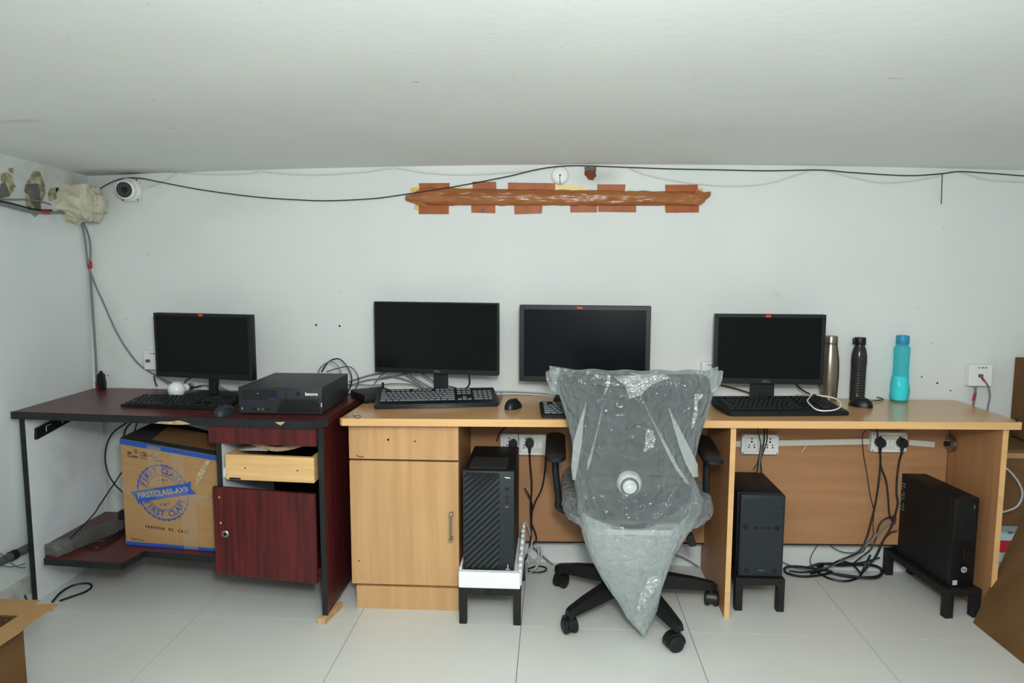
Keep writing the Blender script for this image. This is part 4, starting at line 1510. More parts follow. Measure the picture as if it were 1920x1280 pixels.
link('brick_patch', ngon_plate(B(), [at(px, py, y=-.0005) for px, py in bh_], .0015, (0, -1, 0)), M['brick'], wall_back)
link('cement_patch', ngon_plate(B(), [at(px, py, y=-.0005) for px, py in jag([(1096, 313), (1118, 313), (1118, 319), (1096, 320)], .7, 10)], .0022, (0, -1, 0)), M['cement'], wall_back)

# brown tape strip
ts = thing('tape_strip', 'long brown packing tape bundle stuck across the wall below the ceiling', 'tape', (0, 0, 1.53))
bmx = B()
n = 120
rows = []
for i in range(n + 1):
    t = i / n
    px = 762 + (1330 - 762) * t
    ytop = 352 + 8 * t
    ybot = 385 + 1 * t
    if t < .06:
        ytop += (1 - t / .06) * 14
        ybot -= (1 - t / .06) * 8
    if t > .96:
        ybot -= (t - .96) / .04 * 16
    ytop += 1.6 * noise.noise(Vector((t * 30, 0, 0)))
    ybot += 1.6 * noise.noise(Vector((t * 30, 5, 0)))
    row = []
    for j in range(13):
        s = j / 12
        p = at(px, ytop + (ybot - ytop) * s, y=0)
        bul = math.sin(PI * s) ** .6 * .018 + .0045 * noise.noise(Vector((t * 26, s * 4, 2))) + .0035 * noise.noise(Vector((t * 8, s * 11, 7)))
        row.append(bmx.verts.new((p.x, -.004 - max(bul, 0), p.z)))
    back_ = [bmx.verts.new((row[-1].co.x, -.0015, row[-1].co.z)), bmx.verts.new((row[0].co.x, -.0015, row[0].co.z))]
    rows.append(row + back_)
for a, b in zip(rows, rows[1:]):
    k_ = len(a)
    for j in range(k_):
        bmx.faces.new((a[j], a[(j + 1) % k_], b[(j + 1) % k_], b[j]))
bmx.faces.new(rows[0][::-1])
bmx.faces.new(rows[-1])
bmesh.ops.recalc_face_normals(bmx, faces=bmx.faces)
link('tape_roll', bmx, M['tape'], ts, smooth=True)
random.seed(21)
for x0_, x1_, y0_, y1_ in ((786, 843, 343, 362), (886, 931, 341, 360), (953, 1040, 343, 360), (1120, 1172, 346, 360), (1247, 1309, 346, 366), (785, 841, 378, 401), (884, 928, 378, 399), (964, 1017, 378, 401), (1069, 1120, 378, 398), (1122, 1193, 380, 398), (1247, 1310, 380, 398)):
    q = [(x0_ + random.uniform(-1, 1), y0_ + random.uniform(-1, 1)), (x1_ + random.uniform(-1, 1), y0_ + random.uniform(-1, 1)), (x1_ + random.uniform(-1, 1), y1_ + random.uniform(-1, 1)), (x0_ + random.uniform(-1, 1), y1_ + random.uniform(-1, 1))]
    link('tape_piece', ngon_plate(B(), [at(a_, b_, y=-.0004) for a_, b_ in q], .0009, (0, -1, 0)), M['tape2'], ts)
for q in (((770, 352), (790, 350), (900, 352), (900, 358), (770, 360)), ((1042, 347), (1068, 346), (1100, 351), (1110, 356), (1040, 356)), ((1306, 352), (1318, 354), (1316, 364), (1306, 364)), ((778, 384), (786, 386), (785, 396), (776, 392))):
    link('yellow_residue', ngon_plate(B(), [at(a_, b_, y=-.0003) for a_, b_ in q], .0006, (0, -1, 0)), M['tape_y'], ts)
for q in (((760, 366), (772, 370), (790, 378), (806, 386), (800, 390), (782, 384), (766, 376)), ((1322, 360), (1333, 359), (1332, 367), (1325, 368), (1322, 378), (1312, 385), (1300, 384), (1310, 372)), ((1304, 354), (1322, 361), (1318, 368), (1302, 366))):
    link('torn_end', ngon_plate(B(), [at(a_, b_, y=-.012) for a_, b_ in q], .003, (0, -1, 0)), M['tape'], ts)
link('dark_mark', ngon_plate(B(), [at(a_, b_, y=-.0014) for a_, b_ in ((904, 389), (908, 389), (908, 399), (904, 399))], .0006, (0, -1, 0)), M['cement'], ts)


# network wall boxes
def wall_box(label, px0_, py0_, px1_, py1_, jack=None, txt=None):
    a, b = at(px0_, py1_, y=-.035), at(px1_, py0_, y=-.035)
    t = thing('wall_box', label, 'wall box', (a.x, 0, a.z), group='white boxes on the back wall')
    link('box_body', box(B(), a.x, b.x, -.036, 0, a.z, b.z, .004), M['white_p'], t)
    fp = link('face_plate', box(B(), a.x + .002, b.x - .002, -.040, -.036, a.z + .002, b.z - .002, .002), M['white_p'], t)
    if jack:
        p = at(*jack, y=-.04)
        link('jack', box(B(), p.x - .008, p.x + .008, -.048, -.040, p.z - .006, p.z + .006, .001), M['grey_p'], fp)
    if txt:
        mk = B()
        for k7, (u0, u1, h7) in enumerate(((-.016, -.013, .0035), (-.011, -.005, .0015), (-.002, .006, .0028), (.010, .012, .0035), (.014, .019, .0032))):
            box(mk, (a.x + b.x) / 2 + u0, (a.x + b.x) / 2 + u1, -.0405, -.0395, b.z - .011 - h7, b.z - .011 + h7)
        link('printed_marks', mk, M['ink_g'], fp)
    return t


wall_box('white network box on the wall near the stacked cartons', 1816, 684, 1862, 724, (1838, 704), 'DATA-02')
wall_box('white network box half hidden behind the smallest monitor', 271, 658, 308, 693, (278, 676), 'DATA-01')
wall_box('white wall box just left of the right monitor', 1315, 679, 1352, 712, None, 'D-03')

# ------------------------------------------------------------------ office chair
CCX, CCY = .300, -.405
ch = thing('office_chair', 'black office swivel chair with armrests, its back wrapped in clear plastic', 'chair', (CCX, CCY, 0))
A0 = math.radians(150)
for i in range(5):
    a_ = A0 + i * 2 * PI / 5
    dx, dy = math.cos(a_), math.sin(a_)
    nx_, ny_ = -dy, dx
    bm = B()
    st_ = [(.03, .032, .150, .085), (.12, .028, .140, .088), (.24, .022, .118, .078), (.310, .019, .100, .072), (.325, .016, .094, .072)]
    rr_ = []
    for r, hw_, z1_, z0_ in st_:
        cx, cy = CCX + dx * r, CCY + dy * r
        rr_.append([bm.verts.new((cx + nx_ * s * hw_ * k_, cy + ny_ * s * hw_ * k_, z)) for s, z, k_ in ((-1, z0_, 1), (1, z0_, 1), (1, z1_, .7), (-1, z1_, .7))])
    for p, q in zip(rr_, rr_[1:]):
        for j in range(4):
            bm.faces.new((p[j], p[(j + 1) % 4], q[(j + 1) % 4], q[j]))
    bm.faces.new(rr_[0][::-1])
    bm.faces.new(rr_[-1])
    bmesh.ops.recalc_face_normals(bm, faces=bm.faces)
    link('base_leg', bm, M['blk'], ch)
    # caster
    ex, ey = CCX + dx * .310, CCY + dy * .310
    ca = [-.6, .4, 1.9, -.2, .8][i]
    wx, wy = math.cos(ca), math.sin(ca)       # wheel axis
    fx_, fy_ = -wy, wx                           # rolling direction
    cx, cy = ex + fx_ * .012, ey + fy_ * .012
    g = B()
    lathe(g, [(.011, .052), (.011, .088)], (ex, ey, 0), 12)
    # hood: an arch over the wheels
    prof = [(r_, t_) for t_ in [k_ * PI / 8 for k_ in range(9)] for r_ in (0,)]
    hoodA, hoodB = [], []
    for s, lst in ((-.016, hoodA), (.016, hoodB)):
        for k_ in range(11):
            t_ = -.15 + (PI + .3) * k_ / 10
            lst.append((s, .036 * math.cos(t_), .031 + .036 * math.sin(t_)))
    va = [g.verts.new((cx + wx * s + fx_ * u_, cy + wy * s + fy_ * u_, z)) for s, u_, z in hoodA]
    vb = [g.verts.new((cx + wx * s + fx_ * u_, cy + wy * s + fy_ * u_, z)) for s, u_, z in hoodB]
    for j in range(10):
        g.faces.new((va[j], va[j + 1], vb[j + 1], vb[j]))
    g.faces.new(va[::-1])
    g.faces.new(vb)
    g.faces.new((va[0], vb[0], vb[-1], va[-1]))
    bmesh.ops.recalc_face_normals(g, faces=g.faces)
    cs = link('caster', g, M['blk'], ch, smooth=True)
    rotw = Vector((0, 0, 1)).rotation_difference(Vector((wx, wy, 0))).to_matrix().to_4x4()
    for s in (-1, 1):
        g = lathe(B(), [(.010, .008), (.027, .008), (.029, .012), (.028, .022), (.020, .026), (.006, .027)], (0, 0, 0), 20)
        if s < 0:
            bmesh.ops.scale(g, vec=(1, 1, -1), verts=g.verts)
            bmesh.ops.reverse_faces(g, faces=g.faces)
        bmesh.ops.transform(g, matrix=Matrix.Translation((cx, cy, .0295)) @ rotw, verts=g.verts)
        link('caster_wheel', g, M['blk2'], cs, smooth=True)
link('hub', lathe(B(), [(.030, .07), (.045, .085), (.045, .140), (.034, .160)], (CCX, CCY, 0), 20), M['blk'], ch, smooth=True)
link('gas_column', lathe(B(), [(.030, .150), (.028, .250), (.018, .255), (.018, .330)], (CCX, CCY, 0), 18), M['blk'], ch, smooth=True)
mech = box(B(), CCX - .09, CCX + .09, CCY - .16, CCY + .10, .315, .350, .010)
link('tilt_mechanism', mech, M['blk'], ch, smooth=True)
lv = B()
tube(lv, [(CCX + .08, CCY - .02, .33), (CCX + .17, CCY - .04, .325), (CCX + .205, CCY - .05, .31)], .006, 8)
pp = at(1298, 1010, y=-.47)
prism(lv, [(pp.x - .022, pp.z + .020), (pp.x + .000, pp.z + .024), (pp.x + .016, pp.z - .022), (pp.x - .014, pp.z - .026)], -.485, -.455, 'y', .004)
link('lever', lv, M['blk'], ch, smooth=True)
# seat
bm = B()
def rrect(hx, hy, r, n=5):
    out = []
    for qx, qy, a0 in ((1, 1, 0), (-1, 1, PI / 2), (-1, -1, PI), (1, -1, 1.5 * PI)):
        for k_ in range(n + 1):
            t_ = a0 + PI / 2 * k_ / n
            out.append((qx * (hx - r) + r * math.cos(t_), qy * (hy - r) + r * math.sin(t_)))
    return out


def loft_z(bm, layers, cx, cy):
    rings = [[bm.verts.new((cx + x, cy + y, z)) for x, y in rrect(hx, hy, r)] for hx, hy, r, z in layers]
    k_ = len(rings[0])
    for a, b in zip(rings, rings[1:]):
        for i in range(k_):
            bm.faces.new((a[i], a[(i + 1) % k_], b[(i + 1) % k_], b[i]))
    bm.faces.new(rings[0][::-1])
    bm.faces.new(rings[-1])
    bmesh.ops.recalc_face_normals(bm, faces=bm.faces)
    return bm


loft_z(bm, [(.215, .205, .10, .408), (.243, .228, .11, .420), (.250, .235, .11, .445), (.246, .230, .11, .468), (.225, .212, .10, .484), (.15, .14, .08, .490)], CCX, CCY + .02)
link('seat', bm, M['chairfab'], ch, smooth=True)
link('seat_pan', loft_z(B(), [(.15, .15, .08, .345), (.205, .195, .10, .360), (.222, .212, .10, .407)], CCX, CCY + .01), M['white_p'], ch, smooth=True, label='white underside of the seat')
# seat wrap, loose film around the cushion
bm = loft_z(B(), [(.20, .20, .1, .375), (.245, .235, .11, .395), (.262, .246, .11, .425), (.266, .25, .11, .455), (.258, .242, .11, .482), (.19, .18, .1, .497)], CCX, CCY + .02)
bmesh.ops.subdivide_edges(bm, edges=bm.edges, cuts=2, use_grid_fill=True)
for v in bm.verts:
    n_ = Vector((v.co.x - CCX, v.co.y - CCY, 0))
    if n_.length > .05:
        v.co += n_.normalized() * (.008 * noise.noise(v.co * 22) + .005 * noise.noise(v.co * 60))
q = at(1345, 968, y=-.45)
for v in bm.verts:
    dd_ = (v.co - Vector((CCX + .26, -.45, .42))).length
    if dd_ < .09 and v.co.x > CCX:
        v.co += Vector((.030, -.01, -.022)) * (1 - dd_ / .09)
link('seat_wrap', bm, M['wrap'], ch, smooth=True, label='loose clear film around the seat')
# armrests
for s, xm, xs_ in ((-1, 1042, 1047), (1, 1329, 1323)):
    yb = -.56
    pc_ = at(xm, 832, y=-.50)
    pad = B()
    pz = .640
    loft = [(.030, .125, .028, pz - .012), (.036, .132, .032, pz - .006), (.036, .132, .032, pz + .006), (.028, .122, .026, pz + .012)]
    loft_z(pad, loft, pc_.x, -.475)
    for v in pad.verts:
        v.co.z += .10 * (v.co.y + .475)
    link('arm_pad', pad, M['blk'], ch, smooth=True)
    p1_ = at(xs_, 965, y=-.47)
    bm = tube(B(), [(pc_.x, -.475, pz - .01), (pc_.x, -.475, .56), (p1_.x + s * .0, -.465, .45), (p1_.x - s * .004, -.455, .405), (CCX + s * .20, -.44, .372), (CCX + s * .08, -.43, .352)], .0125, 10)
    link('arm_post', bm, M['blk2'], ch, smooth=True)
# backrest
def outline_px(pts, y):
    return [at(px, py, y=y) for px, py in pts]


yb_of = lambda z: -.700 + .07 * (.95 - z) / .55 if z > .4 else -.63     # the back leans towards the camera at the top
rows_px = [(703, 1068, 1320), (707, 1057, 1331), (716, 1051, 1337), (735, 1050, 1337), (770, 1058, 1330), (810, 1067, 1320), (850, 1074, 1311), (890, 1078, 1304), (930, 1083, 1298), (960, 1094, 1286), (980, 1115, 1262), (990, 1145, 1230)]
bm = B()
R1 = []
for py, l_, r_ in rows_px:
    y = -.69
    for _ in range(4):
        pl_, pr_ = at(l_, py, y=y), at(r_, py, y=y)
        y = yb_of(pl_.z)
    ring_ = []
    N = 14
    for i in range(N + 1):
        t = i / N
        x = pl_.x + (pr_.x - pl_.x) * t
        cur = .035 * (2 * t - 1) ** 2
        ring_.append((x, y + cur, pl_.z))
    back2 = [(x, y2 + .028, z) for x, y2, z in reversed(ring_)]
    R1.append([bm.verts.new(p) for p in ring_ + back2])
for a, b in zip(R1, R1[1:]):
    k_ = len(a)
    for i in range(k_):
        bm.faces.new((a[i], a[(i + 1) % k_], b[(i + 1) % k_], b[i]))
for f in (R1[0][::-1], R1[-1]):
    n_ = len(f) // 2
    for i in range(n_ - 1):
        bm.faces.new((f[i], f[i + 1], f[-2 - i], f[-1 - i]))
bmesh.ops.recalc_face_normals(bm, faces=bm.faces)
bk = link('backrest', bm, M['chairgrey'], ch, smooth=True)
# spine panel low on the back with its round knob
q = [at(px, py, y=-.668) for px, py in ((1086, 905), (1110, 897), (1150, 893), (1184, 892), (1220, 893), (1262, 898), (1295, 908), (1296, 935), (1275, 965), (1235, 982), (1184, 988), (1130, 980), (1100, 962), (1086, 935))]
q = [Vector((v.x, yb_of(v.z) + .035 * ((v.x - .265) / .21) ** 2 - .004, v.z)) for v in q]
link('lumbar_panel', ngon_plate(B(), q, .012, (0, -1, 0)), M['char'], ch)
k_ = at(1182, 912, y=-.70)
kn = link('lumbar_knob', lathe(B(), [(.042, -.655), (.041, -.672), (.034, -.680), (.028, -.680)], (k_.x, 0, k_.z), 30, 'y'), M['silver'], ch, smooth=True, label='round silver knob on the chair back')
link('knob_groove', lathe(B(), [(.031, -.6795), (.031, -.6808), (.024, -.6808)], (k_.x, 0, k_.z - .006), 28, 'y'), M['char'], kn)
link('knob_cap', lathe(B(), [(.024, -.677), (.023, -.687), (.018, -.690), (.002, -.691)], (k_.x, 0, k_.z - .006), 28, 'y'), M['white_p'], kn, smooth=True)

# the big clear bag over the back
bag_rows = [(695, 1030, 1351), (699, 1030, 1351), (706, 1031, 1350), (715, 1035, 1348), (730, 1041, 1344), (750, 1050, 1338), (775, 1058, 1330), (800, 1065, 1322), (825, 1071, 1314), (850, 1074, 1309), (880, 1075, 1305), (900, 1076, 1305), (920, 1078, 1314), (940, 1081, 1322),
            (960, 1084, 1318), (985, 1088, 1304), (1010, 1093, 1286), (1035, 1102, 1270), (1060, 1113, 1258), (1085, 1127, 1249), (1105, 1140, 1242), (1125, 1155, 1237), (1143, 1166, 1233), (1158, 1174, 1227), (1170, 1184, 1220), (1180, 1196, 1214), (1187, 1202, 1209)]
dense = []
for (a, b) in zip(bag_rows, bag_rows[1:]):
    for s in range(6):
        t = s / 6
        dense.append(tuple(a[i] + (b[i] - a[i]) * t for i in range(3)))
dense.append(bag_rows[-1])
bm = B()
NB = 132
BR = []


def bag_y(z):
    if z > .55:
        return yb_of(z)
    t = (.55 - z) / .5
    return yb_of(.55) - .012 * math.sin(PI * min(t, 1)) + .0 * t


def fold(px, py):
    """creases that run from the shoulders of the bag to its low right side, as depth in metres"""
    d = 0
    for (x0_, y0_, x1_, y1_, wd, amp) in ((1140, 700, 1082, 900, 9, .010), (1165, 745, 1108, 890, 6, .007), (1205, 752, 1308, 935, 8, .010), (1255, 768, 1312, 905, 8, .010), (1130, 700, 1135, 770, 10, -.010), (1170, 1090, 1195, 1180, 6, .006), (1215, 1080, 1190, 1160, 7, -.008)):
        if min(y0_, y1_) - 15 <= py <= max(y0_, y1_) + 15:
            t = (py - y0_) / (y1_ - y0_)
            xc = x0_ + (x1_ - x0_) * t
            d += amp * math.exp(-((px - xc) / wd) ** 2) * max(0, min(1, (t + .1) * 4, (1.1 - t) * 4))
    return d


for ri, (py, l_, r_) in enumerate(dense):
    y = -.70
    for _ in range(4):
        pl_, pr_ = at(l_, py, y=y), at(r_, py, y=y)
        y = bag_y((pl_.z + pr_.z) / 2)
    z = (pl_.z + pr_.z) / 2
    cx, hw_ = (pl_.x + pr_.x) / 2, (pr_.x - pl_.x) / 2
    v_ = ri / (len(dense) - 1)
    topf = min(1, max(0, (py - 694) / 25))
    botf = min(1, max(0.06, (1190 - py) / 140))
    thf = .016 + .030 * topf * botf                   # forward of the back
    thb = .012 + .055 * topf * botf
    if py > 900:
        thb += .02 * min(1, (py - 900) / 60) * botf
    ring_ = []
    for i in range(NB):
        a_ = 2 * PI * i / NB
        c_, s_2 = math.cos(a_), math.sin(a_)
        x = cx + hw_ * (math.copysign(abs(c_) ** .75, c_))
        cur = .035 * ((x - cx) / hw_) ** 2 * (1 - .8 * max(0, (py - 900) / 290))
        yy = y + cur + (-(thf) * abs(s_2) ** .6 if s_2 < 0 else thb * abs(s_2) ** .6)
        if s_2 < -.05:
            pxx = l_ + (r_ - l_) * (x - pl_.x) / max(1e-6, (pr_.x - pl_.x))
            yy -= fold(pxx, py) * min(1, -s_2 * 2.5)
            tc_ = math.exp(-(((pxx - 1195) / 55) ** 2 + ((py - 725) / 30) ** 2)) + .5 * math.exp(-(((pxx - 1215) / 25) ** 2 + ((py - 830) / 35) ** 2)) + .6 * math.exp(-(((pxx - 1308) / 18) ** 2 + ((py - 770) / 45) ** 2)) + .6 * math.exp(-(((pxx - 1215) / 25) ** 2 + ((py - 1110) / 50) ** 2))
            yy += (.0045 * noise.noise(Vector((x * 26, z * 8, 3))) + .0028 * noise.noise(Vector((x * 80, z * 45, 8)))) * min(1, -s_2 * 2)
            yy += tc_ * (.0045 * noise.noise(Vector((x * 95, z * 150, 1))) + .003 * noise.noise(Vector((x * 210, z * 260, 4))))
        zz = z + .004 * noise.noise(Vector((x * 12, 0, z * 20))) * topf
        if py < 700:                                            # the top seam lifts at its two corners
            e_ = abs((x - cx) / hw_)
            zz += .010 * max(0, (e_ - .86) / .14) + .0025 * math.sin(x * 60)
        ring_.append(bm.verts.new((x, yy, zz)))
    BR.append(ring_)
for a, b in zip(BR, BR[1:]):
    for i in range(NB):
        bm.faces.new((a[i], a[(i + 1) % NB], b[(i + 1) % NB], b[i]))
t0 = BR[0]
for i in range(NB // 2 - 1):
    bm.faces.new((t0[i], t0[i + 1], t0[NB - 2 - i], t0[NB - 1 - i])) if i + 1 < NB - 2 - i else None
bmesh.ops.recalc_face_normals(bm, faces=bm.faces)
hem = B()
HR = []
start = next(i for i, d_ in enumerate(dense) if d_[0] > 985)
for ri in range(start, len(BR) - 3):
    src = BR[ri]
    n_ = len(src)
    cxm = sum(v.co.x for v in src) / n_
    cym = sum(v.co.y for v in src) / n_
    row = []
    for v in src:
        dec = max(0, 1 - (ri - start) / 30)
        lift = dec * (.075 * ((v.co.x - cxm) / .2) ** 2 + .006 * math.sin((v.co.x - cxm) * 40) - .012)
        row.append(hem.verts.new((cxm + (v.co.x - cxm) * .97, cym + (v.co.y - cym) * .90, v.co.z + lift)))
    HR.append(row)
for a, b in zip(HR, HR[1:]):
    for i in range(len(a)):
        hem.faces.new((a[i], a[(i + 1) % len(a)], b[(i + 1) % len(a)], b[i]))
bmesh.ops.recalc_face_normals(hem, faces=hem.faces)
me_bag = thing('plastic_bag', 'crinkled clear plastic bag pulled over the back of the office chair', 'bag', (CCX, -.70, .06))
link('bag_film', bm, M['bag'], me_bag, smooth=True)
link('folded_hem', hem, M['bag3'], me_bag, smooth=True)
# pleats where the film lies double
for pts, wds in ((((1099, 755), (1090, 790), (1083, 830), (1077, 875), (1076, 905)), (1, 4, 8, 6, 2)), (((1131, 755), (1124, 790), (1114, 830), (1105, 865), (1100, 885)), (.6, 1.4, 1.6, 3, 1.5)), (((1205, 750), (1222, 785), (1245, 830), (1268, 875), (1296, 915)), (1, 2, 3.2, 4, 3)), (((1254, 765), (1268, 800), (1282, 835), (1297, 870), (1306, 900)), (1, 5, 9, 11, 3))):
    bm = B()
    L_ = []
    dn = []
    for i in range(len(pts) - 1):
        for s in range(5):
            t = s / 5
            dn.append((pts[i][0] + (pts[i + 1][0] - pts[i][0]) * t, pts[i][1] + (pts[i + 1][1] - pts[i][1]) * t, wds[i] + (wds[i + 1] - wds[i]) * t))
    for px, py, wd in dn:
        z = at(px, py, y=-.74).z
        y = bag_y(z) - .047
        rowq = []
        for k2 in (-1, 0, 1):
            p = at(px + k2 * wd, py, y=y - (.004 if k2 == 0 else 0))
            rowq.append(bm.verts.new(p))
        L_.append(rowq)
    for a, b in zip(L_, L_[1:]):
        for i in range(2):
            bm.faces.new((a[i], a[i + 1], b[i + 1], b[i]))
    o = link('pleat', bm, M['bag2'], me_bag, smooth=True)
# crinkled patches where the film is bunched up
for k9, (poly, ridge) in enumerate(((((1148, 706), (1190, 702), (1250, 702), (1262, 708), (1232, 718), (1212, 730), (1204, 742), (1188, 746), (1180, 750), (1176, 738), (1170, 722), (1158, 714)), 1.0),
                                    (((1214, 800), (1226, 806), (1230, 824), (1226, 838), (1212, 848), (1204, 846), (1210, 832), (1208, 816)), .8),
                                    (((1300, 738), (1318, 736), (1320, 744), (1310, 752), (1308, 780), (1302, 800), (1294, 808), (1296, 790), (1302, 765)), .8),
                                    (((1214, 1082), (1236, 1074), (1240, 1090), (1226, 1112), (1208, 1132), (1196, 1150), (1192, 1140), (1200, 1112)), 1.0),
                                    (((1137, 702), (1144, 702), (1146, 716), (1140, 730), (1134, 744), (1130, 738), (1136, 720)), .7))):
    xs9, ys9 = [p_[0] for p_ in poly], [p_[1] for p_ in poly]
    step = 2.0
    inside = lambda px, py: sum(((poly[a9][1] > py) != (poly[a9 - 1][1] > py)) and (px < (poly[a9 - 1][0] - poly[a9][0]) * (py - poly[a9][1]) / (poly[a9 - 1][1] - poly[a9][1] + 1e-9) + poly[a9][0]) for a9 in range(len(poly))) % 2
    bm = B()
    G = {}
    nx9, ny9 = int((max(xs9) - min(xs9)) / step) + 1, int((max(ys9) - min(ys9)) / step) + 1
    for a9 in range(nx9 + 1):
        for b9 in range(ny9 + 1):
            px, py = min(xs9) + a9 * step, min(ys9) + b9 * step
            z = at(px, py, y=-.745).z
            y = bag_y(z) - .052
            rg = math.sin(px * .16 + py * .55 + 2.2 * noise.noise(Vector((px * .05, py * .05, k9)))) * .0042 + .0048 * noise.noise(Vector((px * .13, py * .24, k9 + 4)))
            G[a9, b9] = (bm.verts.new(at(px, py, y=y + ridge * rg)), inside(px, py))
    for a9 in range(nx9):
        for b9 in range(ny9):
            q9 = [G[a9, b9], G[a9 + 1, b9], G[a9 + 1, b9 + 1], G[a9, b9 + 1]]
            if all(v9[1] for v9 in q9):
                bm.faces.new([v9[0] for v9 in q9])
    bmesh.ops.delete(bm, geom=[v9 for v9 in bm.verts if not v9.link_faces], context='VERTS')
    link('crinkle', bm, M['bag4'], me_bag, smooth=True)
# the two gathered top corners
for px, py, sx in ((1030, 700, -1), (1347, 702, 1)):
    p = at(px, py, y=-.70)
    bm = B()
    pts = [(-sx * .03, .012), (0, .010), (sx * .012, .012 if sx > 0 else .004), (sx * .010, -.018), (-sx * .004, -.05), (-sx * .022, -.06)]
    fan = []
    for j, yy in enumerate((-.712, -.700, -.690)):
        fan.append([bm.verts.new((p.x + a_, yy + .006 * noise.noise(Vector((a_ * 90, b_ * 90, j))), p.z + b_)) for a_, b_ in pts])
    n_ = len(pts)
    for f in (fan[0], fan[2][::-1]):
        bm.faces.new(f)
    for a, b in zip(fan, fan[1:]):
        for i in range(n_):
            bm.faces.new((a[i], a[(i + 1) % n_], b[(i + 1) % n_], b[i]))
    link('gathered_corner', bm, M['bag'], me_bag, smooth=True)

# ------------------------------------------------------------------ cartons around the edges of the view
# bottom left: open carton with a flap sticking out
fz_ = .25
r_far, r_near = at(110, 1132, z=fz_), at(0, 1207, z=fz_)
XF = (r_far.x + r_near.x) / 2 + .0
lb = thing('open_carton', 'open cardboard carton in the lower left corner with a wide flap folded out', 'box', (-1.75, r_far.y - .25, 0))
xs_ = at(30, 1195, y=r_far.y - .10).x
yb_ = r_far.y
bx = B()
for (x0_, x1_, y0_, y1_) in ((xs_ - .004, xs_, yb_ - .55, yb_ - .07), (xs_ - .22, xs_ - .216, yb_ - .55, yb_ - .07), (xs_ - .216, xs_ - .004, yb_ - .074, yb_ - .07), (xs_ - .216, xs_ - .004, yb_ - .55, yb_ - .546)):
    box(bx, x0_, x1_, y0_, y1_, 0, fz_ - .004)
box(bx, xs_ - .216, xs_ - .004, yb_ - .546, yb_ - .074, .0, .004)
link('carton_body', bx, M['card_b'], lb)
random.seed(5)
ragged = [(xs_ - .002, yb_ - .55), (r_near.x, yb_ - .50)]
for i in range(1, 9):
    t = i / 9
    ragged.append((r_near.x + (r_far.x - r_near.x) * t + random.uniform(-.004, .004), yb_ - .5 + .5 * t))
ragged += [(r_far.x, r_far.y), (xs_ - .002, yb_ - .01)]
link('flap', prism(B(), ragged, fz_ - .004, fz_ + .002, 'z'), M['card'], lb)
q = [at(px, py, z=fz_ + .0026) for px, py in ((0, 1158), (21, 1158.5), (3, 1171), (0, 1172))]
pm = B()
tube(pm, [q[0], q[1], q[2]], .0012, 4, smooth=False)
tube(pm, [at(0, 1166, z=fz_ + .0026), at(8, 1162, z=fz_ + .0026)], .0014, 4, smooth=False)
tube(pm, [at(3, 1161, z=fz_ + .0026), at(6, 1167, z=fz_ + .0026)], .0010, 4, smooth=False)
link('printed_mark', pm, M['ink'], lb)
link('far_flap', prism(B(), [(xs_ - .21, yb_ - .07), (xs_ - .01, yb_ - .07), (xs_ - .02, yb_ + .03), (xs_ - .20, yb_ + .03)], fz_ - .008, fz_ - .004, 'z'), M['card'], lb)
# second small scrap behind it
pz = at(80, 1118, z=0.02)
solo('cardboard_scrap', prism(B(), [(-2.03, -.60), (-1.93, -.62), (-1.87, -.56), (-1.90, -.54), (-2.0, -.57)], .0, .012, 'z'), M['card_b'], 'torn cardboard scrap on the floor by the left desk panel', 'scrap')

# right: leaning cardboard sheet
A_ = at(1827, 1168, z=0)
B_ = at(1920, 1243, z=0)
d_ = (B_ - A_)
E_ = A_ + d_ * 2.2
up1 = at(1921, 968, y=A_.y + .10)
up_v = up1 - A_
sheet = B()
up_long = up_v * 1.25
ngon_plate(sheet, [A_, E_, E_ + up_long, A_ + up_long], .006, d_.cross(up_v))
sh_ = solo('cardboard_sheet', sheet, M['card_b'], 'large brown cardboard sheet leaning in the lower right corner', 'cardboard')
# right: stacked cartons beyond the desk
c0 = at(1897, 682, y=-.22)
x0_ = at(1896, 760, y=-.01).x
rb = thing('upper_carton', 'brown cardboard carton seen at the right edge above the desk end', 'box', (x0_ + .2, -.1, .60))
link('carton_body', box(B(), x0_, x0_ + .45, -.22, -.01, .602, c0.z, .003), M['card_b'], rb)
link('handle_hole', lathe(B(), [(.010, -.2205), (.008, -.2215)], (x0_ + .045, 0, .79), 16, 'y'), M['ink'], rb)
link('top_seam', box(B(), x0_ - .001, x0_ + .451, -.221, -.19, c0.z - .001, c0.z + .002), M['card'], rb)
x1_ = at(1868, 900, y=-.25).x
rb2 = thing('lower_carton', 'darker cardboard carton under the upper carton at the right edge', 'box', (x1_ + .2, -.12, 0))
link('carton_body', box(B(), 1.70, 2.2, -.24, -.01, .30, .598, .003), M['card_b'], rb2)
link('tape_seam', box(B(), 1.70, 2.2, -.2412, -.2395, .565, .585), M['card'], rb2)
rb3 = thing('printed_carton', 'pale blue printed carton low between the desk end and the cardboard sheet', 'box', (1.9, -.15, 0))
link('carton_body', box(B(), 1.66, 2.2, -.30, -.01, 0, .295, .003), M['news'], rb3)
link('red_print', box(B(), 1.69, 1.735, -.3012, -.2995, .215, .262), M['red'], rb3)
link('dark_print', box(B(), 1.67, 1.70, -.3012, -.2995, .05, .09), M['blue_l'], rb3)

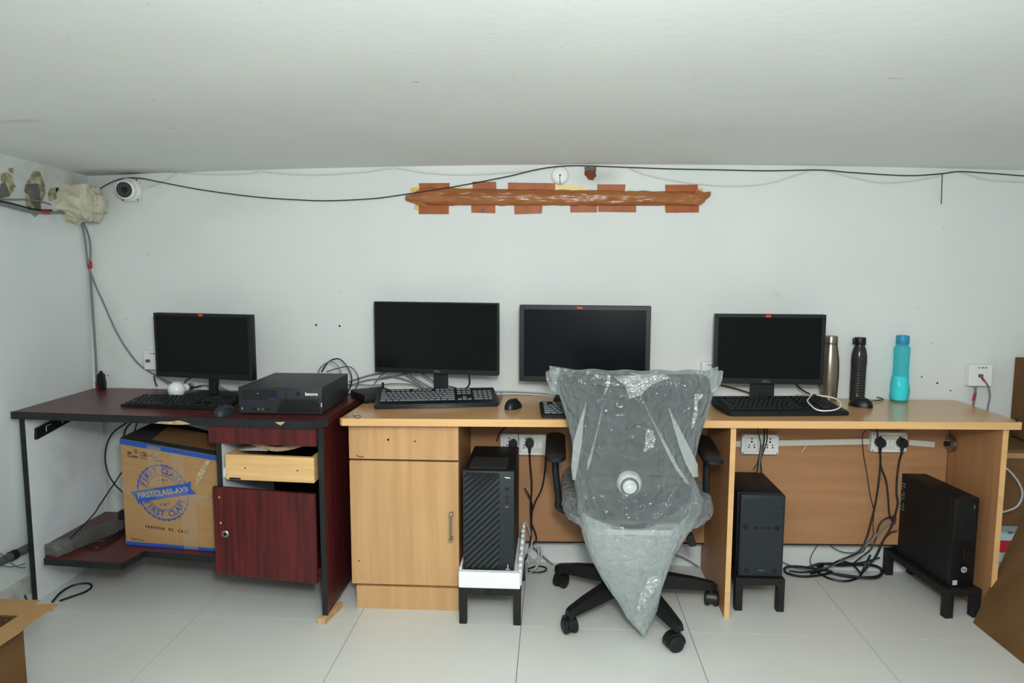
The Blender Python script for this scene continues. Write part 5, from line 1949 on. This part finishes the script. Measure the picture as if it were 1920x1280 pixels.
# conduit behind the left desk
pa, pb = at(-10, 1058, x=-2.035), at(46, 1030, x=-2.035)
cd_ = thing('conduit_pipe', 'grey plastic conduit pipe low on the left wall', 'pipe', (-2.035, pa.y, pa.z - .02))
link('pipe', tube(B(), [pa, (pa + pb) / 2, pb + (pb - pa) * .25], .016, 12), M['grey_p'], cd_, smooth=True)
tt = (pa + pb) / 2 + (pb - pa) * .1
dirp = (pb - pa).normalized()
rotp = Vector((0, 0, 1)).rotation_difference(dirp).to_matrix().to_4x4()
g = lathe(B(), [(.019, -.012), (.019, .012)], (0, 0, 0), 14)
bmesh.ops.transform(g, matrix=Matrix.Translation(tt) @ rotp, verts=g.verts)
link('clip', g, M['blk2'], cd_)

# ------------------------------------------------------------------ cables on the walls
def yy(y, s):
    return [at(px, py, y=y) for px, py in s]


cable('black_cable', 'thin black cable swooping along the top of the back wall', yy(-.05, [(176, 362), (200, 346)]) + yy(-.035, [(228, 335), (262, 334), (300, 341)]) + yy(-.028, [(380, 356), (480, 369), (560, 374.5), (620, 376), (700, 372), (760, 364), (850, 350)]) + yy(-.030, [(950, 331), (1010, 317)]) + yy(-.02, [(1060, 311), (1110, 311), (1175, 313.5), (1260, 316.5), (1340, 318), (1440, 320), (1535, 318.5), (1600, 323.5), (1700, 329), (1765, 325.5), (1800, 321.5), (1860, 325), (1925, 330)]), .0022, M['blk_cab'])
cable('white_cable', 'thin white cable sagging from the dome camera along the wall top', yy(-.008, [(272, 352), (300, 344), (318, 333), (332, 324), (380, 326.5), (430, 327), (465, 325.5), (490, 322), (540, 326.5), (600, 328), (680, 323), (738, 316), (800, 324.5), (870, 328), (950, 324), (1012, 318)]), .0022, M['white_cab'])
cable('white_cable', 'thin white cable sagging in bays along the right half of the wall top', yy(-.008, [(1175, 314), (1215, 329), (1290, 343), (1370, 349), (1440, 344), (1500, 326), (1535, 318.5), (1600, 333), (1660, 343), (1740, 335), (1790, 322), (1850, 337), (1925, 342)]), .0022, M['white_cab'])
cable('hanging_wire', 'short black wire hanging straight down below the wall top at right', yy(-.018, [(1767, 325), (1766, 350), (1765, 383)]), .0018, M['blk_cab'], None, 'wire')
for i, (px, py) in enumerate(((330, 328), (490, 324.5), (738, 317.5), (1173, 313.5), (1535, 319.5), (1790, 322.5))):
    p = at(px, py, y=0)
    where = ['nearest the dome camera', 'second from the dome camera', 'left of the brown tape strip', 'right of the brick hole', 'in the middle of the right half of the wall', 'near the hanging wire'][i]
    g = box(B(), p.x - .004, p.x + .004, -.012, 0, p.z - .003, p.z + .003, .001)
    lathe(g, [(.0022, -.014), (.0022, -.012)], (p.x, 0, p.z - .003), 8, 'y')
    solo('cable_clip', g, M['white_p'], 'tiny white nail clip ' + where, 'clip', 'nail clips along the wall top')

def co(px, py):
    p = at(px, py, y=-.014)
    return p if p.x > XW(p.z) + .012 else at(px, py, x=XW(p.z) + .010)


cable('grey_cable', 'grey cable running down the room corner to the mahogany desk', [co(150, 408), co(158, 440), co(163, 480), co(168, 505), co(172, 560), co(176, 620), co(179, 670), co(181, 722)], .0042, M['grey_cab'])
cable('grey_cable', 'second grey cable bowing out beside the corner cable', [co(152, 410), co(163, 432), co(169, 455), co(170, 480), co(168, 497), co(171, 530), co(175, 590), co(179, 650), co(183, 718)], .0040, M['grey_cab'])
cable('grey_cable', 'grey cable curving from the corner to the smallest monitor', [co(169, 508)] + yy(-.02, [(180, 537), (196, 572), (215, 615), (235, 650), (260, 682), (290, 702), (315, 715), (345, 722)]), .0036, M['grey_cab'])
for px, py, dpy, lab in ((168, 496, 7, 'red tape band around the corner cables'), (183, 721, 5, 'small red tape band where the corner cables meet the desk')):
    a, b = co(px - .6, py - dpy), co(px + .6, py + dpy)
    solo('tape_band', tube(B(), [a, (a + b) / 2, b], .0092, 10, 3), M['red'], lab, 'tape', smooth=True)
wx_ = lambda s, off=.012: [wl(px, py, off) for px, py in s]
cable('black_cable', 'black cable along the left wall into the wrapped bundle', wx_([(-12, 374), (20, 381), (50, 389), (75, 393.5), (97, 394)]), .0034, M['blk_cab'])
cable('grey_cable', 'thick grey cable below the black one on the left wall', wx_([(-12, 379), (20, 387), (50, 395), (80, 398.5), (110, 398), (135, 400)]), .0055, M['grey_cab'])
cable('grey_cable', 'thin grey cable above the black one on the left wall', wx_([(-12, 371), (20, 374), (50, 374), (78, 378), (95, 383)]), .0030, M['grey_cab'])
bq = wx_([(76, 396), (84, 397.5), (91, 398)])
solo('tape_band', tube(B(), bq, .0075, 10, 3), M['red'], 'red tape band on the left wall cables', 'tape', smooth=True)

# network box leads on the right
cable('grey_cable', 'grey patch lead from the right wall box jack down behind the desk', yy(-.05, [(1839, 704), (1845, 712)]) + yy(-.04, [(1853, 725), (1856, 742), (1852, 765), (1848, 790)]), .0034, M['grey_cab'])
cable('grey_cable', 'grey lead below the right wall box', yy(-.02, [(1829, 722), (1828, 738), (1825, 758), (1822, 775)]), .0050, M['grey_cab'])
solo('tape_band', tube(B(), yy(-.02, [(1828.5, 736), (1827, 744), (1825, 751)]), .0058, 8, 3), M['red'], 'red tape on the lead below the right wall box', 'tape', smooth=True)
solo('tape_band', tube(B(), yy(-.05, [(1840.5, 706), (1843, 710), (1845, 713.5)]), .0042, 8, 3), M['red'], 'red tape on the patch lead at the wall jack', 'tape', smooth=True)
cable('grey_cable', 'pale grey cable looping beside the right end of the desk', yy(-.32, [(1878, 872), (1895, 885), (1912, 908), (1917, 928), (1908, 948), (1890, 957), (1868, 962)]), .0036, M['lgrey_cab'])

# cables behind the mahogany desk equipment
cable('grey_cable', 'grey cable loop behind the charcoal desktop computer', yy(-.13, [(596, 702), (600, 690), (612, 680), (622, 678), (634, 686), (640, 700)]), .0028, M['grey_cab'])
cable('black_cable', 'thick black cable loop rising behind the charcoal desktop computer', yy(-.12, [(603, 697), (614, 680), (627, 673), (638, 674), (650, 686), (659, 705), (658, 722), (650, 738)]), .0030, M['blk_cab'])
cable('black_cable', 'thin black cable arching beside the charcoal desktop computer', yy(-.10, [(612, 697), (630, 691), (652, 687), (664, 693), (672, 708), (670, 722), (660, 735), (652, 742)]), .0020, M['blk_cab'])
cable('grey_cable', 'grey cable crossing under the smallest monitor toward the wall', yy(-.05, [(296, 706), (318, 719), (350, 726), (385, 722), (410, 728), (440, 734)]), .0026, M['grey_cab'])
cable('black_cable', 'black cable hanging under the left end of the smallest monitor', yy(-.06, [(289, 704), (291, 716), (295, 724)]), .0030, M['blk_cab'])
cable('black_cable', 'black cable behind the white light bulb', yy(-.14, [(358, 708), (347, 715), (352, 726), (364, 727), (378, 723)]), .0028, M['blk_cab'])
cable('grey_cable', 'grey cable hanging behind the neck of the smallest monitor', yy(-.06, [(410, 712), (414, 724), (430, 732), (450, 738)]), .0022, M['grey_cab'])

# grey bundle behind the thin monitor
yb2 = -.03
for i, (pts, rr_, lab) in enumerate(((((655, 715), (690, 704), (720, 698), (760, 690)), .0034, 'upper grey cable running to the thin monitor'),
                                     (((655, 722), (690, 712), (725, 708), (770, 698)), .0030, 'lower grey cable running to the thin monitor'),
                                     (((700, 722), (712, 706), (726, 695), (735, 686)), .0030, 'grey cable rising steeply behind the mini computer'),
                                     (((705, 712), (730, 705), (762, 712), (790, 724), (815, 733)), .0028, 'grey cable sagging under the thin monitor'),
                                     (((752, 696), (770, 708), (790, 722), (806, 734)), .0034, 'grey cable crossing behind the monitor neck'),
                                     (((765, 698), (785, 713), (808, 726), (825, 736)), .0030, 'second grey cable crossing behind the monitor neck'),
                                     (((640, 722), (665, 720), (700, 722), (740, 719), (780, 722), (810, 733)), .0026, 'grey cable lying along the wall behind the mini computer'))):
    cable('grey_cable', lab, yy(yb2 - .006 * i, pts), rr_, M['grey_cab'])
cable('black_cable', 'black cable from the thin monitor to the left of its neck', yy(-.10, [(790, 698), (800, 706), (812, 714), (822, 720)]), .0030, M['blk_cab'])
cable('black_cable', 'black cable looping down right of the thin monitor neck', yy(-.10, [(879, 702), (881, 716), (876, 726), (865, 730), (850, 726), (832, 722)]), .0032, M['blk_cab'])
cable('black_cable', 'black mouse cable arching behind the slate keyboard', [at(*p, z=ZT2 + .005) for p in ((872, 732), (890, 726), (910, 727), (925, 735), (935, 746), (938, 755))], .0022, M['blk_cab'])
cable('grey_cable', 'white cable along the foot of the wall behind the hidden keyboard', [at(*p, y=-.03) for p in ((905, 733), (940, 733), (980, 734), (1010, 736), (1040, 741))], .0032, M['lgrey_cab'])
cable('grey_cable', 'pale grey cable below the white one at the foot of the wall', [at(*p, y=-.05) for p in ((930, 739), (970, 738), (1010, 740), (1045, 744))], .0026, M['white_cab'])
cable('grey_cable', 'grey twist of cable left of the middle mouse', [at(*p, z=ZT2 + .006) for p in ((930, 735), (938, 742), (943, 735), (944, 731), (938, 738), (942, 750))], .0016, M['grey_cab'])

# around the right monitor
zt = lambda s, h=.005: [at(px, py, z=ZT2 + h) for px, py in s]
cable('black_cable', 'black cable behind the left foot of the right monitor', yy(-.05, [(1352, 722), (1375, 727), (1395, 733), (1410, 738)]), .0026, M['blk_cab'])
cable('black_cable', 'thick black cable dropping right of the right monitor neck', yy(-.10, [(1490, 718), (1502, 729), (1515, 737), (1530, 741)]), .0034, M['blk_cab'])
cable('black_cable', 'black cable curling behind the right keyboard', zt([(1455, 736), (1475, 733), (1490, 735), (1502, 742)]), .0022, M['blk_cab'])
cable('black_cable', 'black mouse cable running past the foot of the smoked bottle', zt([(1528, 741), (1555, 742), (1585, 741), (1602, 746), (1630, 743), (1655, 747), (1650, 750), (1632, 752)]), .0020, M['blk_cab'])
solo('usb_plug', box(B(), .742, .775, -.145, -.132, ZT2 + .005, ZT2 + .018, .002), M['white_p'], 'white plug lying behind the right keyboard at its left end', 'plug')
solo('white_adapter', box(B(), .985, 1.030, -.10, -.07, ZT2, ZT2 + .026, .003), M['white_p'], 'white adapter block under the right monitor', 'adapter')
# cord loop on the right keyboard
lp_px = [(1524, 737), (1517, 746), (1514, 752), (1521, 760), (1530, 767), (1545, 770), (1565, 768), (1576, 762), (1575, 754), (1566, 747), (1550, 743), (1536, 741), (1528, 736), (1520, 738)]
cable('cord_loop', 'white cord loop lying on the right keyboard', [at(px, py, z=ZT2 + .060 - .0009 * max(0, py - 740)) for px, py in lp_px], .0024, M['white_p'], None, 'cord')

# ------------------------------------------------------------------ cables below the desks
cable('black_cable', 'black cable curving down the left wall side under the mahogany desk', yy(-.30, [(238, 792), (215, 808), (202, 828), (197, 858), (203, 888), (217, 910), (233, 925)]), .0034, M['blk_cab'])
cable('black_cable', 'short black cable dropping behind the printed carton at left', yy(-.16, [(246, 792), (236, 804), (231, 822)]), .0038, M['blk_cab'])
cable('black_cable', 'short black cable just right of its neighbour behind the printed carton', yy(-.16, [(257, 792), (253, 806), (248, 822)]), .0028, M['blk_cab'])
p_e = s0 + Vector((math.cos(ang) * .075, math.sin(ang) * .075, .040))
cable('black_cable', 'straight black cable running from the power strip up to the carton', [at(232, 880, y=-.30), at(208, 915, y=-.36), at(188, 945, y=-.42), at(172, 968, y=-.45), p_e], .0026, M['blk_cab'])
cable('black_cable', 'dark cable curling beside the power strip on the lower shelf', [at(*p, z=SHZ + .006) for p in ((160, 1024), (180, 1027), (205, 1018), (222, 1005), (232, 990))], .0030, M['blk_cab'])
cable('black_cable', 'dark cable lying against the carton foot on the lower shelf', [at(*p, z=SHZ + .006) for p in ((175, 1016), (200, 1012), (220, 1000), (230, 985))], .0030, M['blk_cab'])
cable('black_cable', 'black cable loop on the floor beside the left desk panel', [at(px, py, z=.005) for px, py in ((98, 1128), (112, 1112), (130, 1100), (150, 1094), (168, 1094), (171, 1101), (158, 1110), (138, 1117), (112, 1126))], .0040, M['blk_cab'])
cable('black_cable', 'black cable on the floor between left wall and desk panel', [at(46, 1078, y=-.40), at(36, 1092, y=-.45), at(30, 1108, y=-.50), at(27, 1124, z=.005)], .0040, M['blk_cab'])
cable('black_cable', 'second black cable hugging the foot of the left desk panel', [at(50, 1085, y=-.40), at(45, 1100, y=-.46), at(46, 1115, z=.01), at(52, 1126, z=.005)], .0034, M['blk_cab'])
cable('blue_wire', 'thin blue wire hanging by the conduit pipe', [at(px, py, x=-2.01) for px, py in ((-8, 1032), (8, 1042), (20, 1054), (34, 1063), (48, 1064))], .0016, M['blue_c'], None, 'wire')
cable('green_wire', 'thin green wire hanging by the conduit pipe', [at(px, py, x=-2.01) for px, py in ((-8, 1054), (8, 1061), (24, 1062), (48, 1056))], .0016, M['green_c'], None, 'wire')

# bay with the striped tower
cable('black_cable', 'black lead from the socket behind the striped tower down to the floor', [pl3, at(994, 870, y=-.12), at(997, 910, y=-.12), at(995, 950, y=-.13), at(996, 990, y=-.12), at(994, 1020, y=-.12), at(985, 1050, y=-.12)], .0036, M['blk_cab'])
cable('black_cable', 'black lead bending in from the left armrest to the striped tower', [at(1024, 845, y=-.12), at(1022, 880, y=-.12), at(1016, 915, y=-.12), at(1002, 945, y=-.12), at(996, 975, y=-.13), at(1004, 1000, y=-.12), at(1005, 1013, y=-.12), at(996, 1022, y=-.12)], .0034, M['blk_cab'])
cable('black_cable', 'black lead leaving the side of the striped tower', [at(984, 915, y=-.20), at(992, 930, y=-.15), at(998, 948, y=-.11), at(996, 985, y=-.11)], .0032, M['blk_cab'])
cable('grey_cable', 'pale grey coil beside the stand of the striped tower', [at(986, 978, y=-.15), at(994, 1000, y=-.12), at(997, 1020, y=-.12), at(990, 1036, y=-.14), at(1000, 1050, y=-.12), at(1010, 1040, y=-.10), at(1008, 1022, y=-.10), at(1014, 1025, y=-.10), at(1015, 1042, y=-.12), at(1006, 1062, y=-.16), at(992, 1075, z=.006)], .0038, M['lgrey_cab'])
cable('grey_cable', 'grey cable slanting from the pale coil to the left chair leg', yy(-.03, [(1000, 1026), (1015, 1040), (1032, 1055), (1046, 1066)]), .0046, M['grey_cab'])
cable('black_cable', 'small black loop on the floor beside the pale coil', [at(px, py, z=.005) for px, py in ((990, 1066), (1008, 1061), (1023, 1064), (1022, 1070), (1005, 1073), (990, 1070))], .0036, M['blk_cab'])
cable('grey_cable', 'thin grey wire hanging above the socket board behind the striped tower', yy(-.13, [(968, 800), (972, 815), (973, 835)]), .0018, M['grey_cab'])
cable('black_cable', 'black cable tucked under the worktop behind the striped tower', yy(-.13, [(952, 797), (944, 804), (936, 814), (932, 826)]), .0026, M['blk_cab'])
cable('grey_cable', 'grey cable on the wall foot behind the right chair leg', yy(-.03, [(1255, 1037), (1275, 1043), (1295, 1053), (1310, 1063)]), .0036, M['grey_cab'])

# middle bay
for i, (pts, rr_, m2, lab) in enumerate(((((1421, 797), (1422, 812), (1426, 830), (1424, 850), (1420, 868), (1412, 880)), .0020, 'blk_cab', 'leftmost thin black cable over the middle socket board'),
                                         (((1432, 797), (1433, 820), (1430, 840), (1424, 858), (1420, 885)), .0034, 'blk_cab', 'thick black cable over the middle socket board'),
                                         (((1438, 797), (1438, 825), (1432, 845), (1426, 862), (1428, 884)), .0028, 'blk_cab', 'rightmost black cable over the middle socket board'),
                                         (((1429, 832), (1426, 850), (1424, 868), (1422, 886)), .0030, 'grey_cab', 'grey cable among the black ones at the middle socket board'))):
    cable('black_cable' if m2 == 'blk_cab' else 'grey_cable', lab, yy(-.135 - .005 * i, pts), rr_, M[m2])
solo('stick', tube(B(), yy(-.10, [(1503, 848), (1513, 834)]), .0016, 6), M['ivory'], 'tiny pale straw stuck below the cable trunking', 'straw')

# right bay: leads from the plugs down to the tangle
cable('black_cable', 'black lead from the left plug sweeping left to the floor tangle', [pl1, at(1651, 862, y=-.12), at(1648, 900, y=-.12), at(1642, 940, y=-.12), at(1634, 975, y=-.12), at(1624, 1010, y=-.12), at(1610, 1035, y=-.13), at(1570, 1052, y=-.14), at(1545, 1068, z=.02), at(1520, 1075, z=.012)], .0040, M['blk_cab'])
cable('black_cable', 'black lead from above crossing the left plug to the tower back', [at(1644, 797, y=-.14), at(1646, 820, y=-.15), at(1650, 850, y=-.14), at(1652, 875, y=-.13), at(1661, 900, y=-.12), at(1665, 930, y=-.12), at(1668, 965, y=-.12), at(1676, 980, y=-.12)], .0036, M['blk_cab'])
cable('black_cable', 'black lead from the right plug bending behind the big tower', [pl2, at(1686, 865, y=-.12), at(1682, 895, y=-.12), at(1681, 925, y=-.12), at(1683, 945, y=-.12), at(1672, 985, y=-.12), at(1655, 1015, y=-.12), at(1640, 1045, y=-.12), at(1620, 1068, y=-.12)], .0040, M['blk_cab'])
cable('black_cable', 'thin black wire hanging left of the right socket board', yy(-.10, [(1632, 796), (1618, 815), (1619, 850), (1625, 885), (1632, 930), (1638, 955), (1637, 985), (1637, 1003), (1625, 1018), (1600, 1040)]), .0018, M['blk_cab'])
cable('black_cable', 'black cable arching from the red connector into the floor tangle', [at(1678, 968, y=-.10), at(1660, 972, y=-.10), at(1648, 985, y=-.10), at(1642, 1010, y=-.10), at(1632, 1030, y=-.11), at(1612, 1046, y=-.12), at(1595, 1060, z=.02)], .0032, M['blk_cab'])
cable('grey_cable', 'grey cable from the red connector along the tangle', [at(1674, 976, y=-.10), at(1655, 990, y=-.10), at(1635, 1012, y=-.11), at(1605, 1035, y=-.12), at(1570, 1055, y=-.13), at(1535, 1067, z=.014), at(1500, 1066, z=.01), at(1465, 1053, z=.03)], .0036, M['grey_cab'])
cable('black_cable', 'black cable bending from the tower foot to the left of the stand leg', [at(1682, 995, y=-.08), at(1668, 1000, y=-.08), at(1655, 1015, y=-.08), at(1645, 1040, y=-.09), at(1625, 1065, y=-.10), at(1612, 1078, z=.008)], .0032, M['blk_cab'])
cable('red_connector', 'red monitor connector at the back of the big black tower', yy(-.10, [(1677, 966), (1677, 975), (1674, 982)]), .0075, M['red'], None, 'connector')
# the coil on the floor
for i, (pts, rr_, lab) in enumerate(((((1470, 1066), (1478, 1062), (1500, 1062), (1530, 1066), (1560, 1072), (1530, 1079), (1500, 1080), (1475, 1074), (1470, 1066)), .0042, 'left black coil of the floor tangle'),
                                     (((1530, 1058), (1560, 1056), (1600, 1058), (1640, 1060), (1653, 1070), (1645, 1080), (1610, 1082), (1575, 1078), (1550, 1070), (1530, 1058)), .0042, 'large right black coil of the floor tangle'),
                                     (((1515, 1063), (1540, 1056), (1575, 1060), (1620, 1058), (1650, 1064), (1655, 1073), (1640, 1083), (1600, 1080), (1560, 1074)), .0038, 'second black coil lying on the right one'),
                                     (((1535, 1074), (1555, 1084), (1580, 1089), (1598, 1087), (1612, 1080), (1622, 1060), (1632, 1040)), .0038, 'front black loop of the floor tangle'),
                                     (((1480, 1070), (1510, 1072), (1545, 1066), (1575, 1052), (1600, 1060), (1615, 1076)), .0034, 'black cable crossing the middle of the tangle'),
                                     (((1575, 1050), (1600, 1056), (1625, 1052), (1650, 1045)), .0030, 'black cable leaving the tangle toward the stand leg'))):
    P_ = []
    for px, py in pts:
        p = at(px, py, z=.006 + .007 * (i % 3))
        if p.y > -.03:
            p = at(px, py, y=-.03 - .006 * i)
        P_.append(p)
    cable('black_cable', lab, P_, rr_ * 1.25, M['blk_cab'])
cable('black_cable', 'thin black wire arching under the modesty panel edge', yy(-.03, [(1533, 1021), (1524, 1036), (1519, 1050), (1522, 1060)]), .0018, M['blk_cab'])
cable('black_cable', 'thin black wire sagging from the panel edge toward the tangle', yy(-.03, [(1555, 1021), (1568, 1030), (1582, 1035), (1600, 1036), (1618, 1034), (1624, 1020)]), .0018, M['blk_cab'])
solo('cable_tie_lump', sphere(B(), at(1537, 1060, z=.014), 1, .018, .014, .012, 14, 8), M['blk_cab'], 'black adapter lump lying on the floor tangle', 'adapter', smooth=True)
